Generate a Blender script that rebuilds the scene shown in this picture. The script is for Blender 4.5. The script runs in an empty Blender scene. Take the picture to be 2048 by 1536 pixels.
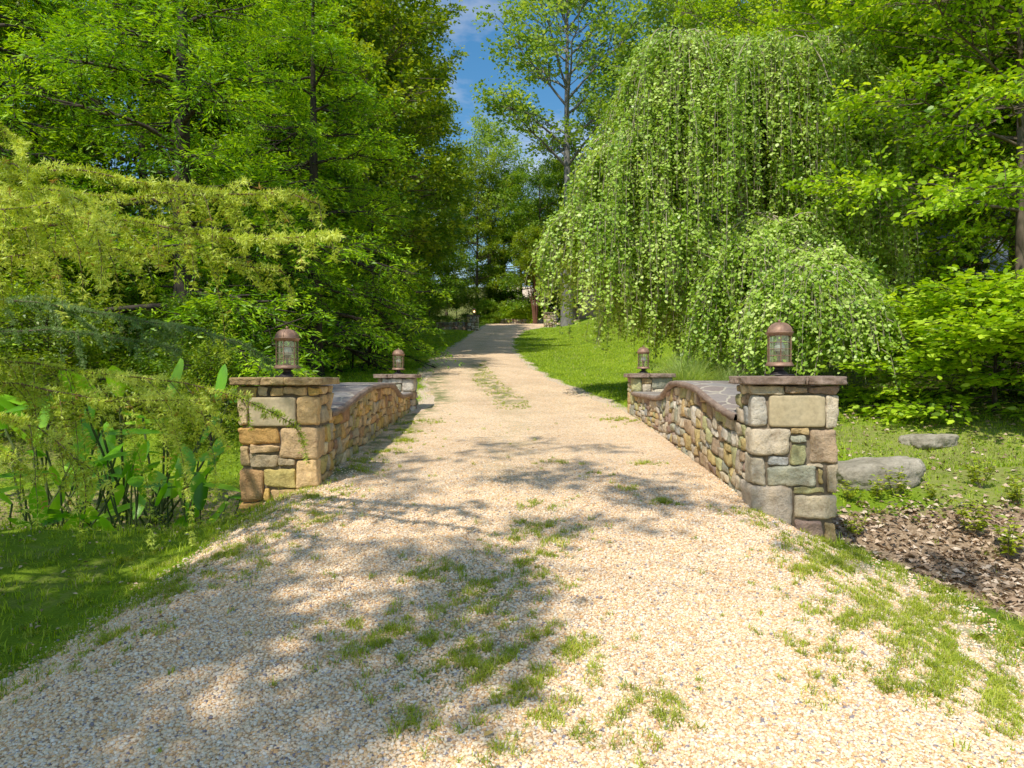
import bpy, math, random
import numpy as np
from mathutils import Vector, noise as mnoise
C = bpy.context.scene.collection
SUN_EL = math.radians(54); SUN_D = (-.52, -.854)      # horizontal direction toward the sun: behind the left shoulder
PI = math.pi
CAMZ = 1.75                     # camera height over the datum
F = 1366.0                      # focal length in photo pixels (2048 wide)
HZ = 742.0

def smooth(v, a, b):
    t = np.clip((np.asarray(v, float) - a) / (b - a), 0, 1)
    return t * t * (3 - 2 * t)
def bumpf(v, a, b, c, d):
    return smooth(v, a, b) * (1 - smooth(v, c, d))
def spot(px, py, d):
    """a point d metres down the drive, px across and py down the photo's frame"""
    return np.array([(px - 1024) / F * d, d, CAMZ - (py - HZ) / F * d])

# ------------------------------------------------------------------ terrain
RY = [-60, -10, 0, 3, 5, 7, 10, 15, 20, 25, 38, 50, 58, 66, 75, 90, 140, 500]
RZ = [-2.6, -2.2, -1.95, -1.72, -1.5, -1.27, -1.1, -.84, -.32, .18, 1.18, 2.3, 3.4, 4.55, 4.95, 5.3, 6, 8]
EY = [-8, 2, 3.2, 4, 4.8, 6.4, 7.3, 14.5, 16, 20, 25, 38, 50, 58, 64, 68, 72]
EL = [-3.9, -3.3, -3.1, -3.0, -2.76, -2.25, -2.3, -2.2, -1.95, -2.5, -3.06, -3.5, -3.4, -3.0, -2.4, -1.9, -1.5]
ER = [3.2, 2.6, 2.5, 2.45, 2.5, 2.75, 2.5, 2.45, 2.06, 1.19, .57, -.08, -.05, .9, 3.5, 9, 16]
def rprof(y):
    return sum(np.interp(np.asarray(y, float) + o, RY, RZ) for o in (-.9, -.45, 0, .45, .9)) / 5
def eleft(y): return np.interp(y, EY, EL)
def eright(y): return np.interp(y, EY, ER)
def wob(x, y):
    return (np.sin(x * 1.7 + y * .6) + np.sin(y * 1.3 - x * .8 + 2) + .6 * np.sin(x * 3.9 + 1.2 * y) + .5 * np.sin(4.3 * y - 2.2 * x + 1)) / 3.1
def H(x, y):
    x = np.asarray(x, float); y = np.asarray(y, float)
    z = rprof(y)
    off = smooth(np.maximum(eleft(y) - x, x - eright(y)), -.3, 1.5)
    sh = smooth(np.abs(x), 2.1, 3.3)
    z = z - .36 * sh * (1 - smooth(y, 7.5, 14))
    z = z - smooth(-x, 2.8, 3.7) * .85 * bumpf(y, 6.9 , 8.6, 11.6, 16.5)
    crest = np.clip(6.5 - 2.2 * (x - 3.1), 3.2, 7.0)
    z = z - smooth(x, 3.05, 3.9) * .48 * bumpf(y, crest, crest + 1.3, 7.0, 8.6)
    z = z + np.maximum(x - 4, 0) * (.07 * smooth(y, 8, 12) + .1 * smooth(y, 18, 30)) * (1 - .85 * smooth(x, 30, 90))
    z = z + smooth(x - eright(y), 1, 9) * .5 * bumpf(y, 17, 24, 50, 60)
    z = z - np.maximum(-x - 5, 0) * .012
    z = z + smooth(y, 78, 180) * 15 + smooth(np.abs(x), 28, 100) * 9 * smooth(y, 12, 60)
    z = z + off * wob(x, y) * .045
    return z + CAMZ

# ------------------------------------------------------------------ mesh helpers
def make_mesh(name, V, Fc, mat=None, smooth_sh=False, rnd=None, col=None):
    V = np.asarray(V, dtype=np.float32).reshape(-1, 3); Fc = np.asarray(Fc, dtype=np.int32)
    k = Fc.shape[1]; m = Fc.shape[0]
    me = bpy.data.meshes.new(name)
    me.vertices.add(len(V)); me.vertices.foreach_set('co', V.ravel())
    me.loops.add(m * k); me.loops.foreach_set('vertex_index', Fc.ravel())
    me.polygons.add(m)
    me.polygons.foreach_set('loop_start', np.arange(0, m * k, k, dtype=np.int32))
    if smooth_sh: me.polygons.foreach_set('use_smooth', np.ones(m, dtype=bool))
    if rnd is not None:
        a = me.attributes.new('rnd', 'FLOAT', 'FACE'); a.data.foreach_set('value', np.asarray(rnd, dtype=np.float32))
    if col is not None:
        a = me.attributes.new('col', 'FLOAT_COLOR', 'FACE')
        c4 = np.ones((m, 4), dtype=np.float32); c4[:, :3] = col; a.data.foreach_set('color', c4.ravel())
    me.update(calc_edges=True)
    if mat: me.materials.append(mat)
    return me
def link(name, me, parent=None, loc=None):
    o = bpy.data.objects.new(name, me); C.objects.link(o)
    if parent is not None: o.parent = parent
    if loc is not None: o.location = loc
    return o
def empty(name, label, cat, loc=(0, 0, 0), rz=0, group=None):
    o = bpy.data.objects.new(name, None); C.objects.link(o); o.location = loc; o.rotation_euler = (0, 0, rz)
    o.empty_display_size = .2
    return tag(o, label, cat, group)
def tag(o, label=None, cat=None, group=None, kind=None):
    if label: o['label'] = label
    if cat: o['category'] = cat
    if group: o['group'] = group
    if kind: o['kind'] = kind
    return o
def dup(root, loc, rz=0, sc=1, label=None, group=None, name=None):
    r = root.copy(); C.objects.link(r); r.location = loc; r.rotation_euler = (0, 0, rz)
    r.scale = (sc, sc, sc) if np.isscalar(sc) else sc
    if label: r['label'] = label
    if group: r['group'] = group
    for ch in list(root.children):
        c = ch.copy(); C.objects.link(c); c.parent = r
        for g in list(ch.children):
            d = g.copy(); C.objects.link(d); d.parent = c
    return r
class Acc:
    """collects pieces (verts, quads or tris) of ONE mesh"""
    def __init__(s): s.V = []; s.F = []; s.n = 0; s.c = []; s.r = []
    def add(s, V, Fc, col=None, rnd=None):
        V = np.asarray(V, float).reshape(-1, 3); Fc = np.asarray(Fc, int)
        s.V.append(V); s.F.append(Fc + s.n); s.n += len(V)
        if col is not None: s.c.append(np.broadcast_to(np.asarray(col, float), (len(Fc), 3)))
        if rnd is not None: s.r.append(np.broadcast_to(np.asarray(rnd, float), (len(Fc),)))
    def mesh(s, name, mat, sm=False):
        return make_mesh(name, np.concatenate(s.V), np.concatenate(s.F), mat, sm,
                         np.concatenate(s.r) if s.r and sum(map(len, s.r)) == sum(map(len, s.F)) else None, np.concatenate(s.c) if s.c and sum(map(len, s.c)) == sum(map(len, s.F)) else None)
def norm(a): return a / np.maximum(np.linalg.norm(a, axis=-1, keepdims=True), 1e-9)

def leaf_quads(P, D, N, L, W, fold=.12, mid=.45):
    D = norm(D); S = norm(np.cross(N, D)); U = np.cross(D, S)
    L = np.broadcast_to(np.asarray(L, float), (len(P),))[:, None]; W = np.broadcast_to(np.asarray(W, float), (len(P),))[:, None]
    V = np.stack([P, P + D * L * mid + S * W / 2 + U * W * fold, P + D * L - U * L * .08, P + D * L * mid - S * W / 2 + U * W * fold], 1)
    return V.reshape(-1, 3), np.arange(len(P) * 4).reshape(-1, 4)
def leaf_hex(P, D, N, L, W, fold=.1):
    """rounder six-cornered leaf"""
    D = norm(D); S = norm(np.cross(N, D)); U = np.cross(D, S)
    L = np.broadcast_to(np.asarray(L, float), (len(P),))[:, None]; W = np.broadcast_to(np.asarray(W, float), (len(P),))[:, None]
    a = S * W / 2; u = U * W * fold
    V = np.stack([P, P + D * L * .28 + a * .92 + u, P + D * L * .68 + a * .8 + u, P + D * L, P + D * L * .68 - a * .8 + u, P + D * L * .28 - a * .92 + u], 1)
    return V.reshape(-1, 3), np.arange(len(P) * 6).reshape(-1, 6)

def tube(acc, pts, rad, n=6, rnd=0.5):
    pts = np.asarray(pts, float); k = len(pts); rad = np.broadcast_to(np.asarray(rad, float), (k,))
    T = norm(np.gradient(pts, axis=0))
    ref = np.array([0, 0, 1.]) if abs(T[0][2]) < .9 else np.array([1., 0, 0])
    A = norm(np.cross(T, ref)); B = np.cross(T, A)
    th = np.arange(n) * 2 * PI / n
    V = pts[:, None] + rad[:, None, None] * (A[:, None] * np.cos(th)[None, :, None] + B[:, None] * np.sin(th)[None, :, None])
    i = np.arange(k - 1)[:, None] * n; j = np.arange(n)[None]; j2 = (j + 1) % n
    Fc = np.stack([i + j, i + j2, i + n + j2, i + n + j], -1).reshape(-1, 4)
    acc.add(V.reshape(-1, 3), Fc, rnd=rnd)
def tubes_many(acc, A, B, r0, r1, sag=0, n=3, k=3, rnd=.5):
    """many little bent twigs at once: A,B (M,3)"""
    M = len(A); t = np.linspace(0, 1, k)[None, :, None]
    P = A[:, None] + (B - A)[:, None] * t; sg = np.broadcast_to(np.asarray(sag, float), (M,))[:, None]
    P[..., 2] -= sg * (t[..., 0] ** 2)
    D = norm(B - A); ref = np.where(np.abs(D[:, 2:3]) < .9, np.array([[0, 0, 1.]]), np.array([[1., 0, 0]]))
    X = norm(np.cross(D, ref)); Y = np.cross(D, X); th = np.arange(n) * 2 * PI / n
    ring = X[:, None] * np.cos(th)[None, :, None] + Y[:, None] * np.sin(th)[None, :, None]
    r0 = np.broadcast_to(np.asarray(r0, float), (M,)); r1 = np.broadcast_to(np.asarray(r1, float), (M,))
    rr = r0[:, None] + (r1 - r0)[:, None] * t[..., 0]
    V = P[:, :, None] + ring[:, None] * rr[:, :, None, None]
    b = (np.arange(M) * k * n)[:, None, None]; i = np.arange(k - 1)[None, :, None] * n; j = np.arange(n)[None, None]; j2 = (j + 1) % n
    Fc = np.stack([b + i + j, b + i + j2, b + i + n + j2, b + i + n + j], -1).reshape(-1, 4)
    acc.add(V.reshape(-1, 3), Fc, rnd=rnd)
def box(acc, c, h, col=None, rnd=None, rz=0):
    s = np.array([[-1, -1, -1], [1, -1, -1], [1, 1, -1], [-1, 1, -1], [-1, -1, 1], [1, -1, 1], [1, 1, 1], [-1, 1, 1]], float) * np.asarray(h)
    cz, sz = math.cos(rz), math.sin(rz)
    s = s @ np.array([[cz, sz, 0], [-sz, cz, 0], [0, 0, 1]]) + np.asarray(c)
    acc.add(s, [[0, 3, 2, 1], [4, 5, 6, 7], [0, 1, 5, 4], [1, 2, 6, 5], [2, 3, 7, 6], [3, 0, 4, 7]], col, rnd)
def lathe(acc, prof, n, rot=0, c=(0, 0, 0), rnd=.5):
    """prof: list of (r,z); closed at both ends by small rings"""
    th = np.arange(n) * 2 * PI / n + rot
    V = np.array([[[c[0] + r * math.cos(a), c[1] + r * math.sin(a), c[2] + z] for a in th] for r, z in prof])
    k = len(prof); i = np.arange(k - 1)[:, None] * n; j = np.arange(n)[None]; j2 = (j + 1) % n
    acc.add(V.reshape(-1, 3), np.stack([i + j, i + j2, i + n + j2, i + n + j], -1).reshape(-1, 4), rnd=rnd)

# ------------------------------------------------------------------ materials
class NT:
    def __init__(s, name):
        s.m = bpy.data.materials.new(name); s.m.use_nodes = True; s.t = s.m.node_tree; s.t.nodes.clear()
        s.out = s.n('ShaderNodeOutputMaterial')
    def n(s, ty, **kw):
        x = s.t.nodes.new(ty)
        for k, v in kw.items():
            if k in x.inputs: x.inputs[k].default_value = v
            else: setattr(x, k, v)
        return x
    def l(s, a, b): s.t.links.new(a, b)
    def noise(s, scale, detail=4, rough=.55, vec=None):
        x = s.n('ShaderNodeTexNoise'); x.inputs['Scale'].default_value = scale; x.inputs['Detail'].default_value = detail; x.inputs['Roughness'].default_value = rough
        if vec: s.l(vec, x.inputs['Vector'])
        return x
    def ramp(s, fac, stops, interp='LINEAR'):
        x = s.n('ShaderNodeValToRGB'); cr = x.color_ramp; cr.interpolation = interp
        while len(cr.elements) < len(stops): cr.elements.new(.5)
        for e, (p, c) in zip(cr.elements, stops): e.position = p; e.color = (*c, 1)
        s.l(fac, x.inputs[0]); return x.outputs[0]
    def mix(s, fac, a, b, bt='MIX'):
        x = s.n('ShaderNodeMix'); x.data_type = 'RGBA'; x.blend_type = bt
        for v, i in ((fac, 0), (a, 6), (b, 7)):
            if isinstance(v, (int, float)): x.inputs[i].default_value = v
            elif isinstance(v, tuple): x.inputs[i].default_value = (*v, 1)
            else: s.l(v, x.inputs[i])
        return x.outputs[2]
    def math(s, op, a, b=None, clamp=False):
        x = s.n('ShaderNodeMath', operation=op); x.use_clamp = clamp
        for v, i in ((a, 0), (b, 1)):
            if v is None: continue
            if isinstance(v, (int, float)): x.inputs[i].default_value = v
            else: s.l(v, x.inputs[i])
        return x.outputs[0]
    def attr(s, name): return s.n('ShaderNodeAttribute', attribute_name=name)
    def pos(s): return s.n('ShaderNodeNewGeometry').outputs['Position']
    def obj(s): return s.n('ShaderNodeTexCoord').outputs['Object']
    def bump(s, h, dist, strength=1, nrm=None):
        x = s.n('ShaderNodeBump'); x.inputs['Distance'].default_value = dist; x.inputs['Strength'].default_value = strength
        s.l(h, x.inputs['Height'])
        if nrm: s.l(nrm, x.inputs['Normal'])
        return x.outputs[0]
    def pbr(s, col, rough=.8, spec=.3, metal=0, nrm=None):
        x = s.n('ShaderNodeBsdfPrincipled')
        if isinstance(col, tuple): x.inputs['Base Color'].default_value = (*col, 1)
        else: s.l(col, x.inputs['Base Color'])
        if isinstance(rough, (int, float)): x.inputs['Roughness'].default_value = rough
        else: s.l(rough, x.inputs['Roughness'])
        x.inputs['Specular IOR Level'].default_value = spec; x.inputs['Metallic'].default_value = metal
        if nrm: s.l(nrm, x.inputs['Normal'])
        return x
    def done(s, sh): s.l(sh, s.out.inputs[0]); return s.m

def foliage(name, dark, mid, light, trans=.45, tcol=None, rough=.45, spec=.35, nscale=.8, odd=None):
    t = NT(name); a = t.attr('rnd'); nz = t.noise(nscale, 3, vec=t.obj())
    f = t.math('ADD', t.math('MULTIPLY', a.outputs['Fac'], .55), t.math('MULTIPLY', nz.outputs[0], .5))
    st = [(.2, dark), (.5, mid), (.8, light)]
    col = t.ramp(f, st)
    if odd:
        col = t.mix(t.math('GREATER_THAN', a.outputs['Fac'], odd[1]), col, odd[0])
    p = t.pbr(col, rough, spec)
    tr = t.n('ShaderNodeBsdfTranslucent')
    tc = t.mix(1.0, col, tcol or (1.5, 1.35, .45), 'MULTIPLY'); t.l(tc, tr.inputs[0])
    ms = t.n('ShaderNodeMixShader'); ms.inputs[0].default_value = trans
    t.l(p.outputs[0], ms.inputs[1]); t.l(tr.outputs[0], ms.inputs[2])
    return t.done(ms.outputs[0])
def bark(name, c1, c2, scale=6):
    t = NT(name); o = t.obj(); mp = t.n('ShaderNodeMapping'); mp.inputs['Scale'].default_value = (1, 1, .22); t.l(o, mp.inputs[0])
    nz = t.noise(scale, 6, .65, mp.outputs[0]); col = t.ramp(nz.outputs[0], [(.3, c1), (.7, c2)])
    return t.done(t.pbr(col, .9, .15, nrm=t.bump(nz.outputs[0], .03, .8)).outputs[0])

G_ = {}
G_['cypress'] = foliage('feathery_leaf', (.03, .12, .003), (.17, .38, .004), (.52, .80, .012), .34, (1.5, 1.4, .4), nscale=.55)
G_['cedar'] = foliage('cedar_needle', (.11, .12, .010), (.44, .60, .025), (.84, .98, .18), .3, (1.4, 1.2, .45), nscale=1.6, odd=((.44, .28, .05), .955))
G_['bluecedar'] = foliage('blue_cedar_needle', (.04, .11, .02), (.14, .25, .05), (.34, .48, .16), .3, (1.1, 1.1, .8), nscale=1.2)
G_['katsura'] = foliage('weeping_leaf', (.06, .16, .008), (.28, .47, .03), (.66, .82, .22), .3, (1.5, 1.35, .4), rough=.4, spec=.5, nscale=1.1, odd=((.45, .32, .06), .99))
G_['maple'] = foliage('maple_leaf', (.07, .18, .003), (.27, .48, .006), (.66, .88, .05), .38, (1.5, 1.35, .4), nscale=.6)
G_['oak'] = foliage('oak_leaf', (.04, .12, .005), (.14, .25, .008), (.40, .52, .02), .36, (1.5, 1.3, .4), nscale=.35)
G_['tulip'] = foliage('tulip_leaf', (.09, .18, .015), (.22, .38, .035), (.44, .56, .07), .4, (1.5, 1.4, .5), nscale=.3)
G_['dark'] = foliage('dark_leaf', (.03, .10, .006), (.11, .24, .010), (.28, .42, .02), .34, nscale=.3)
G_['bigleaf'] = foliage('broad_leaf', (.05, .20, .008), (.20, .55, .012), (.42, .80, .04), .4, (1.4, 1.3, .3), rough=.35, spec=.5)
G_['grass'] = foliage('grass_blade', (.12, .20, .004), (.28, .44, .006), (.52, .66, .02), .35, (1.4, 1.3, .3), rough=.5, nscale=.35, odd=((.55, .46, .2), .97))
G_['weed'] = foliage('weed_blade', (.13, .20, .010), (.33, .44, .02), (.62, .66, .07), .35, (1.3, 1.2, .4), nscale=1.5, odd=((.6, .48, .25), .95))
G_['plume'] = foliage('plume_grass_blade', (.18, .30, .05), (.34, .50, .12), (.58, .70, .28), .35, nscale=1)
B_dark = bark('dark_bark', (.022, .018, .013), (.075, .06, .045))
B_grey = bark('grey_bark', (.10, .095, .085), (.24, .23, .21), 9)
B_red = bark('red_bark', (.07, .03, .018), (.19, .09, .05))
B_brown = bark('brown_bark', (.06, .045, .03), (.17, .13, .09))

def stone_mat(name='wall_stone', rock=False):
    t = NT(name); o = t.obj(); col = t.attr('col').outputs['Color']
    n1 = t.noise(7, 6, .7, o); n2 = t.noise(38, 5, .7, o); n3 = t.noise(3.1, 3, .6, o)
    c = t.mix(1, col, t.ramp(n1.outputs[0], [(.25, (.48, .40, .34)), (.48, (1, 1, 1)), (.75, (1.4, 1.32, 1.18))]), 'MULTIPLY')
    c = t.mix(t.math('MULTIPLY', t.math('SUBTRACT', n3.outputs[0], .52, True), 3.2, True), c, t.mix(.5, c, (.42, .25, .08)))
    c = t.mix(1, c, t.ramp(n2.outputs[0], [(.3, (.7, .68, .66)), (.55, (1.03, 1.03, 1.03))]), 'MULTIPLY')
    b = t.bump(n1.outputs[0], .05, 1); b = t.bump(n2.outputs[0], .014, .9, b)
    return t.done(t.pbr(c, .88, .2, nrm=b).outputs[0])
M_stone = stone_mat()
def flat_rock(name, c1, c2, sc=5, bd=.02, rough=.88):
    t = NT(name); o = t.obj(); n1 = t.noise(sc, 6, .68, o); n2 = t.noise(sc * 7, 4, .6, o)
    c = t.ramp(n1.outputs[0], [(.3, c1), (.7, c2)]); c = t.mix(1, c, t.ramp(n2.outputs[0], [(.3, (.75, .75, .75)), (.6, (1.05, 1.05, 1.05))]), 'MULTIPLY')
    b = t.bump(n1.outputs[0], bd, .8); b = t.bump(n2.outputs[0], bd * .3, .7, b)
    return t.done(t.pbr(c, rough, .2, nrm=b).outputs[0])
M_mortar = flat_rock('mortar', (.12, .09, .055), (.26, .20, .13), 9, .01)
M_cap = flat_rock('cap_stone', (.15, .095, .07), (.34, .25, .19), 6, .03)
M_capgold = flat_rock('golden_cap_stone', (.19, .105, .05), (.56, .40, .18), 8, .035)
M_tablet = flat_rock('tablet_stone', (.43, .34, .19), (.56, .46, .28), 3, .004)
M_boulder = flat_rock('boulder_stone', (.16, .14, .095), (.46, .41, .31), 3, .06)
def flag_mat():
    t = NT('flagstone_paving'); o = t.obj()
    nz = t.noise(3, 2, .5, o); wv = t.n('ShaderNodeVectorMath', operation='MULTIPLY_ADD'); t.l(nz.outputs['Color'], wv.inputs[0]); wv.inputs[1].default_value = (.25, .25, .25); t.l(o, wv.inputs[2])
    vo = t.n('ShaderNodeTexVoronoi', feature='DISTANCE_TO_EDGE'); vo.inputs['Scale'].default_value = 2.6; t.l(wv.outputs[0], vo.inputs['Vector'])
    vc = t.n('ShaderNodeTexVoronoi'); vc.inputs['Scale'].default_value = 2.6; t.l(wv.outputs[0], vc.inputs['Vector'])
    st = t.ramp(vc.outputs['Color'], [(0, (.17, .14, .13)), (.5, (.24, .19, .165)), (1, (.27, .255, .24))])
    n2 = t.noise(22, 5, .7, o); st = t.mix(1, st, t.ramp(n2.outputs[0], [(.3, (.75, .75, .75)), (.65, (1.1, 1.1, 1.1))]), 'MULTIPLY')
    e = t.math('GREATER_THAN', vo.outputs[0], .035)
    c = t.mix(e, (.40, .35, .27), st)
    b = t.bump(t.math('MINIMUM', vo.outputs[0], .06), .12, .7); b = t.bump(n2.outputs[0], .01, .6, b)
    return t.done(t.pbr(c, .8, .3, nrm=b).outputs[0])
M_flag = flag_mat()
def copper():
    t = NT('weathered_copper'); o = t.obj(); n = t.noise(14, 5, .6, o)
    c = t.ramp(n.outputs[0], [(.3, (.17, .085, .05)), (.7, (.36, .215, .14))])
    return t.done(t.pbr(c, .55, .5, .35, t.bump(n.outputs[0], .003, .4)).outputs[0])
M_copper = copper()
def dark_metal():
    t = NT('dark_bronze'); n = t.noise(20, 3, .5, t.obj())
    return t.done(t.pbr(t.ramp(n.outputs[0], [(.3, (.02, .016, .016)), (.7, (.055, .042, .04))]), .5, .5, .4).outputs[0])
M_bronze = dark_metal()
def glass():
    t = NT('lantern_glass'); tr = t.n('ShaderNodeBsdfTransparent'); tr.inputs[0].default_value = (.86, .93, .88, 1)
    g = t.n('ShaderNodeBsdfGlossy'); g.inputs['Roughness'].default_value = .08
    ms = t.n('ShaderNodeMixShader'); lw = t.n('ShaderNodeLayerWeight'); lw.inputs[0].default_value = .35
    t.l(t.math('ADD', t.math('MULTIPLY', lw.outputs['Fresnel'], .6), .1, True), ms.inputs[0]); t.l(tr.outputs[0], ms.inputs[1]); t.l(g.outputs[0], ms.inputs[2])
    return t.done(ms.outputs[0])
M_glass = glass()
t = NT('white_glass_shade'); M_white = t.done(t.pbr((.78, .75, .68), .4, .4).outputs[0])
t = NT('lit_bulb'); e_ = t.n('ShaderNodeEmission'); e_.inputs[0].default_value = (1, .62, .25, 1); e_.inputs[1].default_value = 9; M_lit = t.done(e_.outputs[0])
t = NT('cream_paint'); M_cream = t.done(t.pbr(t.ramp(t.noise(4, 3, vec=t.obj()).outputs[0], [(.3, (.60, .52, .38)), (.7, (.70, .62, .47))]), .7, .3).outputs[0])
t = NT('pale_blue_paint'); M_paleblue = t.done(t.pbr(t.ramp(t.noise(3, 3, vec=t.obj()).outputs[0], [(.3, (.58, .64, .76)), (.7, (.72, .77, .86))]), .6, .3).outputs[0])
t = NT('window_dark'); M_win = t.done(t.pbr((.03, .035, .04), .15, .5).outputs[0])
t = NT('roof_shingle'); M_roof = t.done(t.pbr(t.ramp(t.noise(30, 3, vec=t.obj()).outputs[0], [(.3, (.10, .10, .11)), (.7, (.2, .2, .21))]), .9, .2).outputs[0])

GRAV = [(0, (.90, .63, .37)), (.16, (.95, .72, .45)), (.3, (.78, .45, .19)), (.40, (.90, .72, .52)), (.55, (.95, .78, .53)), (.68, (.58, .35, .18)), (.75, (.95, .85, .68)), (.84, (.88, .57, .28)), (.945, (.24, .21, .23)), (.975, (.55, .48, .46))]
def gravel_mat(pebble=False):
    t = NT('pebble' if pebble else 'gravel_bed')
    if pebble:
        a = t.attr('rnd'); c = t.ramp(a.outputs['Fac'], GRAV, 'CONSTANT'); n = t.noise(90, 3, .6, t.obj())
        c = t.mix(1, c, t.ramp(n.outputs[0], [(.3, (.82, .80, .78)), (.7, (1.1, 1.1, 1.1))]), 'MULTIPLY')
        return t.done(t.pbr(c, .7, .3).outputs[0])
    p = t.pos()
    vs = []
    for sc in (62, 28):
        v = t.n('ShaderNodeTexVoronoi'); v.inputs['Scale'].default_value = sc; t.l(p, v.inputs['Vector']); vs.append(v)
    def colr(v):
        sx = t.n('ShaderNodeSeparateColor'); t.l(v.outputs['Color'], sx.inputs[0]); return t.ramp(sx.outputs[0], GRAV, 'CONSTANT')
    c = t.mix(.35, colr(vs[0]), colr(vs[1]))
    gap = t.ramp(vs[0].outputs['Distance'], [(.4, (1, 1, 1)), (.8, (.62, .56, .5))])
    c = t.mix(1, c, gap, 'MULTIPLY')
    n = t.noise(.9, 4, .6, p); c = t.mix(1, c, t.ramp(n.outputs[0], [(.3, (.82, .78, .74)), (.6, (1.05, 1.03, 1.0))]), 'MULTIPLY')
    w = t.attr('worn').outputs['Fac']
    n2 = t.noise(2.6, 5, .65, p)
    f = t.math('MULTIPLY', w, t.ramp(n2.outputs[0], [(.42, (0, 0, 0)), (.58, (1, 1, 1))]), True)
    c = t.mix(f, c, t.mix(n.outputs[0], (.10, .15, .03), (.24, .22, .09)))
    h = t.math('MULTIPLY', vs[0].outputs['Distance'], -1.0)
    b = t.bump(h, .012, .9); b = t.bump(vs[1].outputs['Distance'], .01, .35, b)
    return t.done(t.pbr(c, .85, .2, nrm=b).outputs[0])
M_pebble = gravel_mat(True); M_gravel = gravel_mat()
def ground_mat():
    t = NT('lawn_soil_ground'); p = t.pos()
    n1 = t.noise(.7, 5, .6, p); n2 = t.noise(9, 5, .7, p); n3 = t.noise(60, 3, .7, p)
    gr = t.ramp(n1.outputs[0], [(.3, (.10, .17, .010)), (.55, (.17, .28, .012)), (.75, (.25, .36, .02))])
    gr = t.mix(1, gr, t.ramp(n3.outputs[0], [(.3, (.6, .62, .6)), (.7, (1.25, 1.2, 1.2))]), 'MULTIPLY')
    so = t.ramp(n2.outputs[0], [(.3, (.19, .14, .065)), (.48, (.34, .25, .13)), (.6, (.22, .26, .04)), (.75, (.26, .34, .03))])
    fl = t.ramp(n2.outputs[0], [(.3, (.06, .08, .015)), (.5, (.13, .15, .03)), (.7, (.22, .19, .06))])
    li = t.ramp(t.noise(28, 5, .75, p).outputs[0], [(.3, (.10, .06, .03)), (.5, (.28, .19, .11)), (.68, (.50, .38, .25))])
    gv = t.ramp(t.noise(55, 2, .6, p).outputs[0], [(.3, (.36, .24, .14)), (.5, (.62, .47, .31)), (.7, (.78, .68, .54))])
    c = gr
    for nm, x, lo, hi in (('woods', fl, .35, .6), ('soil', so, .4, .62), ('litter', li, .38, .58), ('gravel', gv, .35, .65)):
        a = t.attr(nm).outputs['Fac']
        f = t.math('ADD', a, t.math('MULTIPLY', t.math('SUBTRACT', n2.outputs[0], .5), .7))
        f = t.ramp(f, [(lo, (0, 0, 0)), (hi, (1, 1, 1))])
        c = t.mix(f, c, x)
    b = t.bump(n3.outputs[0], .02, .6); b = t.bump(n2.outputs[0], .05, .6, b)
    return t.done(t.pbr(c, .95, .1, nrm=b).outputs[0])
M_ground = ground_mat()
t = NT('dry_leaf'); a_ = t.attr('rnd'); c_ = t.ramp(a_.outputs['Fac'], [(0, (.16, .10, .055)), (.35, (.34, .23, .14)), (.7, (.56, .41, .27)), (1, (.74, .60, .44))]); M_litter = t.done(t.pbr(c_, .7, .25).outputs[0])

def patch(x, y, s=1.0, o=0): 
    v = np.sin(x * 2.3 * s + o) * np.cos(y * 1.9 * s - o) + np.sin(x * 5.1 * s - y * 3.7 * s + 2 * o) * .6 + np.cos(y * 7.3 * s + x * 2.2 * s) * .4
    return v
# ------------------------------------------------------------------ masks
def m_gravel(x, y):
    d = np.maximum(eleft(y) - x, x - eright(y))
    return 1 - smooth(d + .25 * wob(x * 2.3, y * 2.1), -.15, .6 + 1.2 * (x > 0) * (1 - smooth(y, 5, 7)))
def m_litter(x, y):
    a = bumpf(x, 3.0, 3.7, 9, 11) * bumpf(y, np.clip(6.3 - 2.2 * (x - 3.1), 3.0, 7) + .2, np.clip(6.3 - 2.2 * (x - 3.1), 3.0, 7) + .8, 7.5 + .05 * x, 8.2 + .05 * x)
    return a
def m_soil(x, y):
    s = bumpf(x, 4.0, 5.4, 14, 17) * bumpf(y, 7.4, 8.2, 11.5, 14) * .5
    l = bumpf(-x, 2.6, 3.6, 9, 11) * bumpf(y, 4.2, 5.2, 6.4, 7.2) * .4 * (.6 + .5 * (patch(x, y, 1.2) > 0))
    ch = bumpf(-x, 2.8, 3.4, 20, 30) * bumpf(y, 7.6, 8.4, 11, 12.5) * .75
    return np.maximum(np.maximum(s, l), ch)
def m_woods(x, y):
    left = smooth(-x, 6.5, 9) * smooth(y, 9, 16) + smooth(eleft(y) - x, 3.2, 6.5) * smooth(y, 24, 34)
    right = smooth(x, 11, 15) * smooth(y, 9, 15) + smooth(x, 8, 14) * smooth(y, 40, 55) + smooth(x, 5.5, 8) * bumpf(y, 11, 13, 19, 22) * .8
    return np.clip(left + right + smooth(y, 62, 72), 0, 1)

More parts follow.
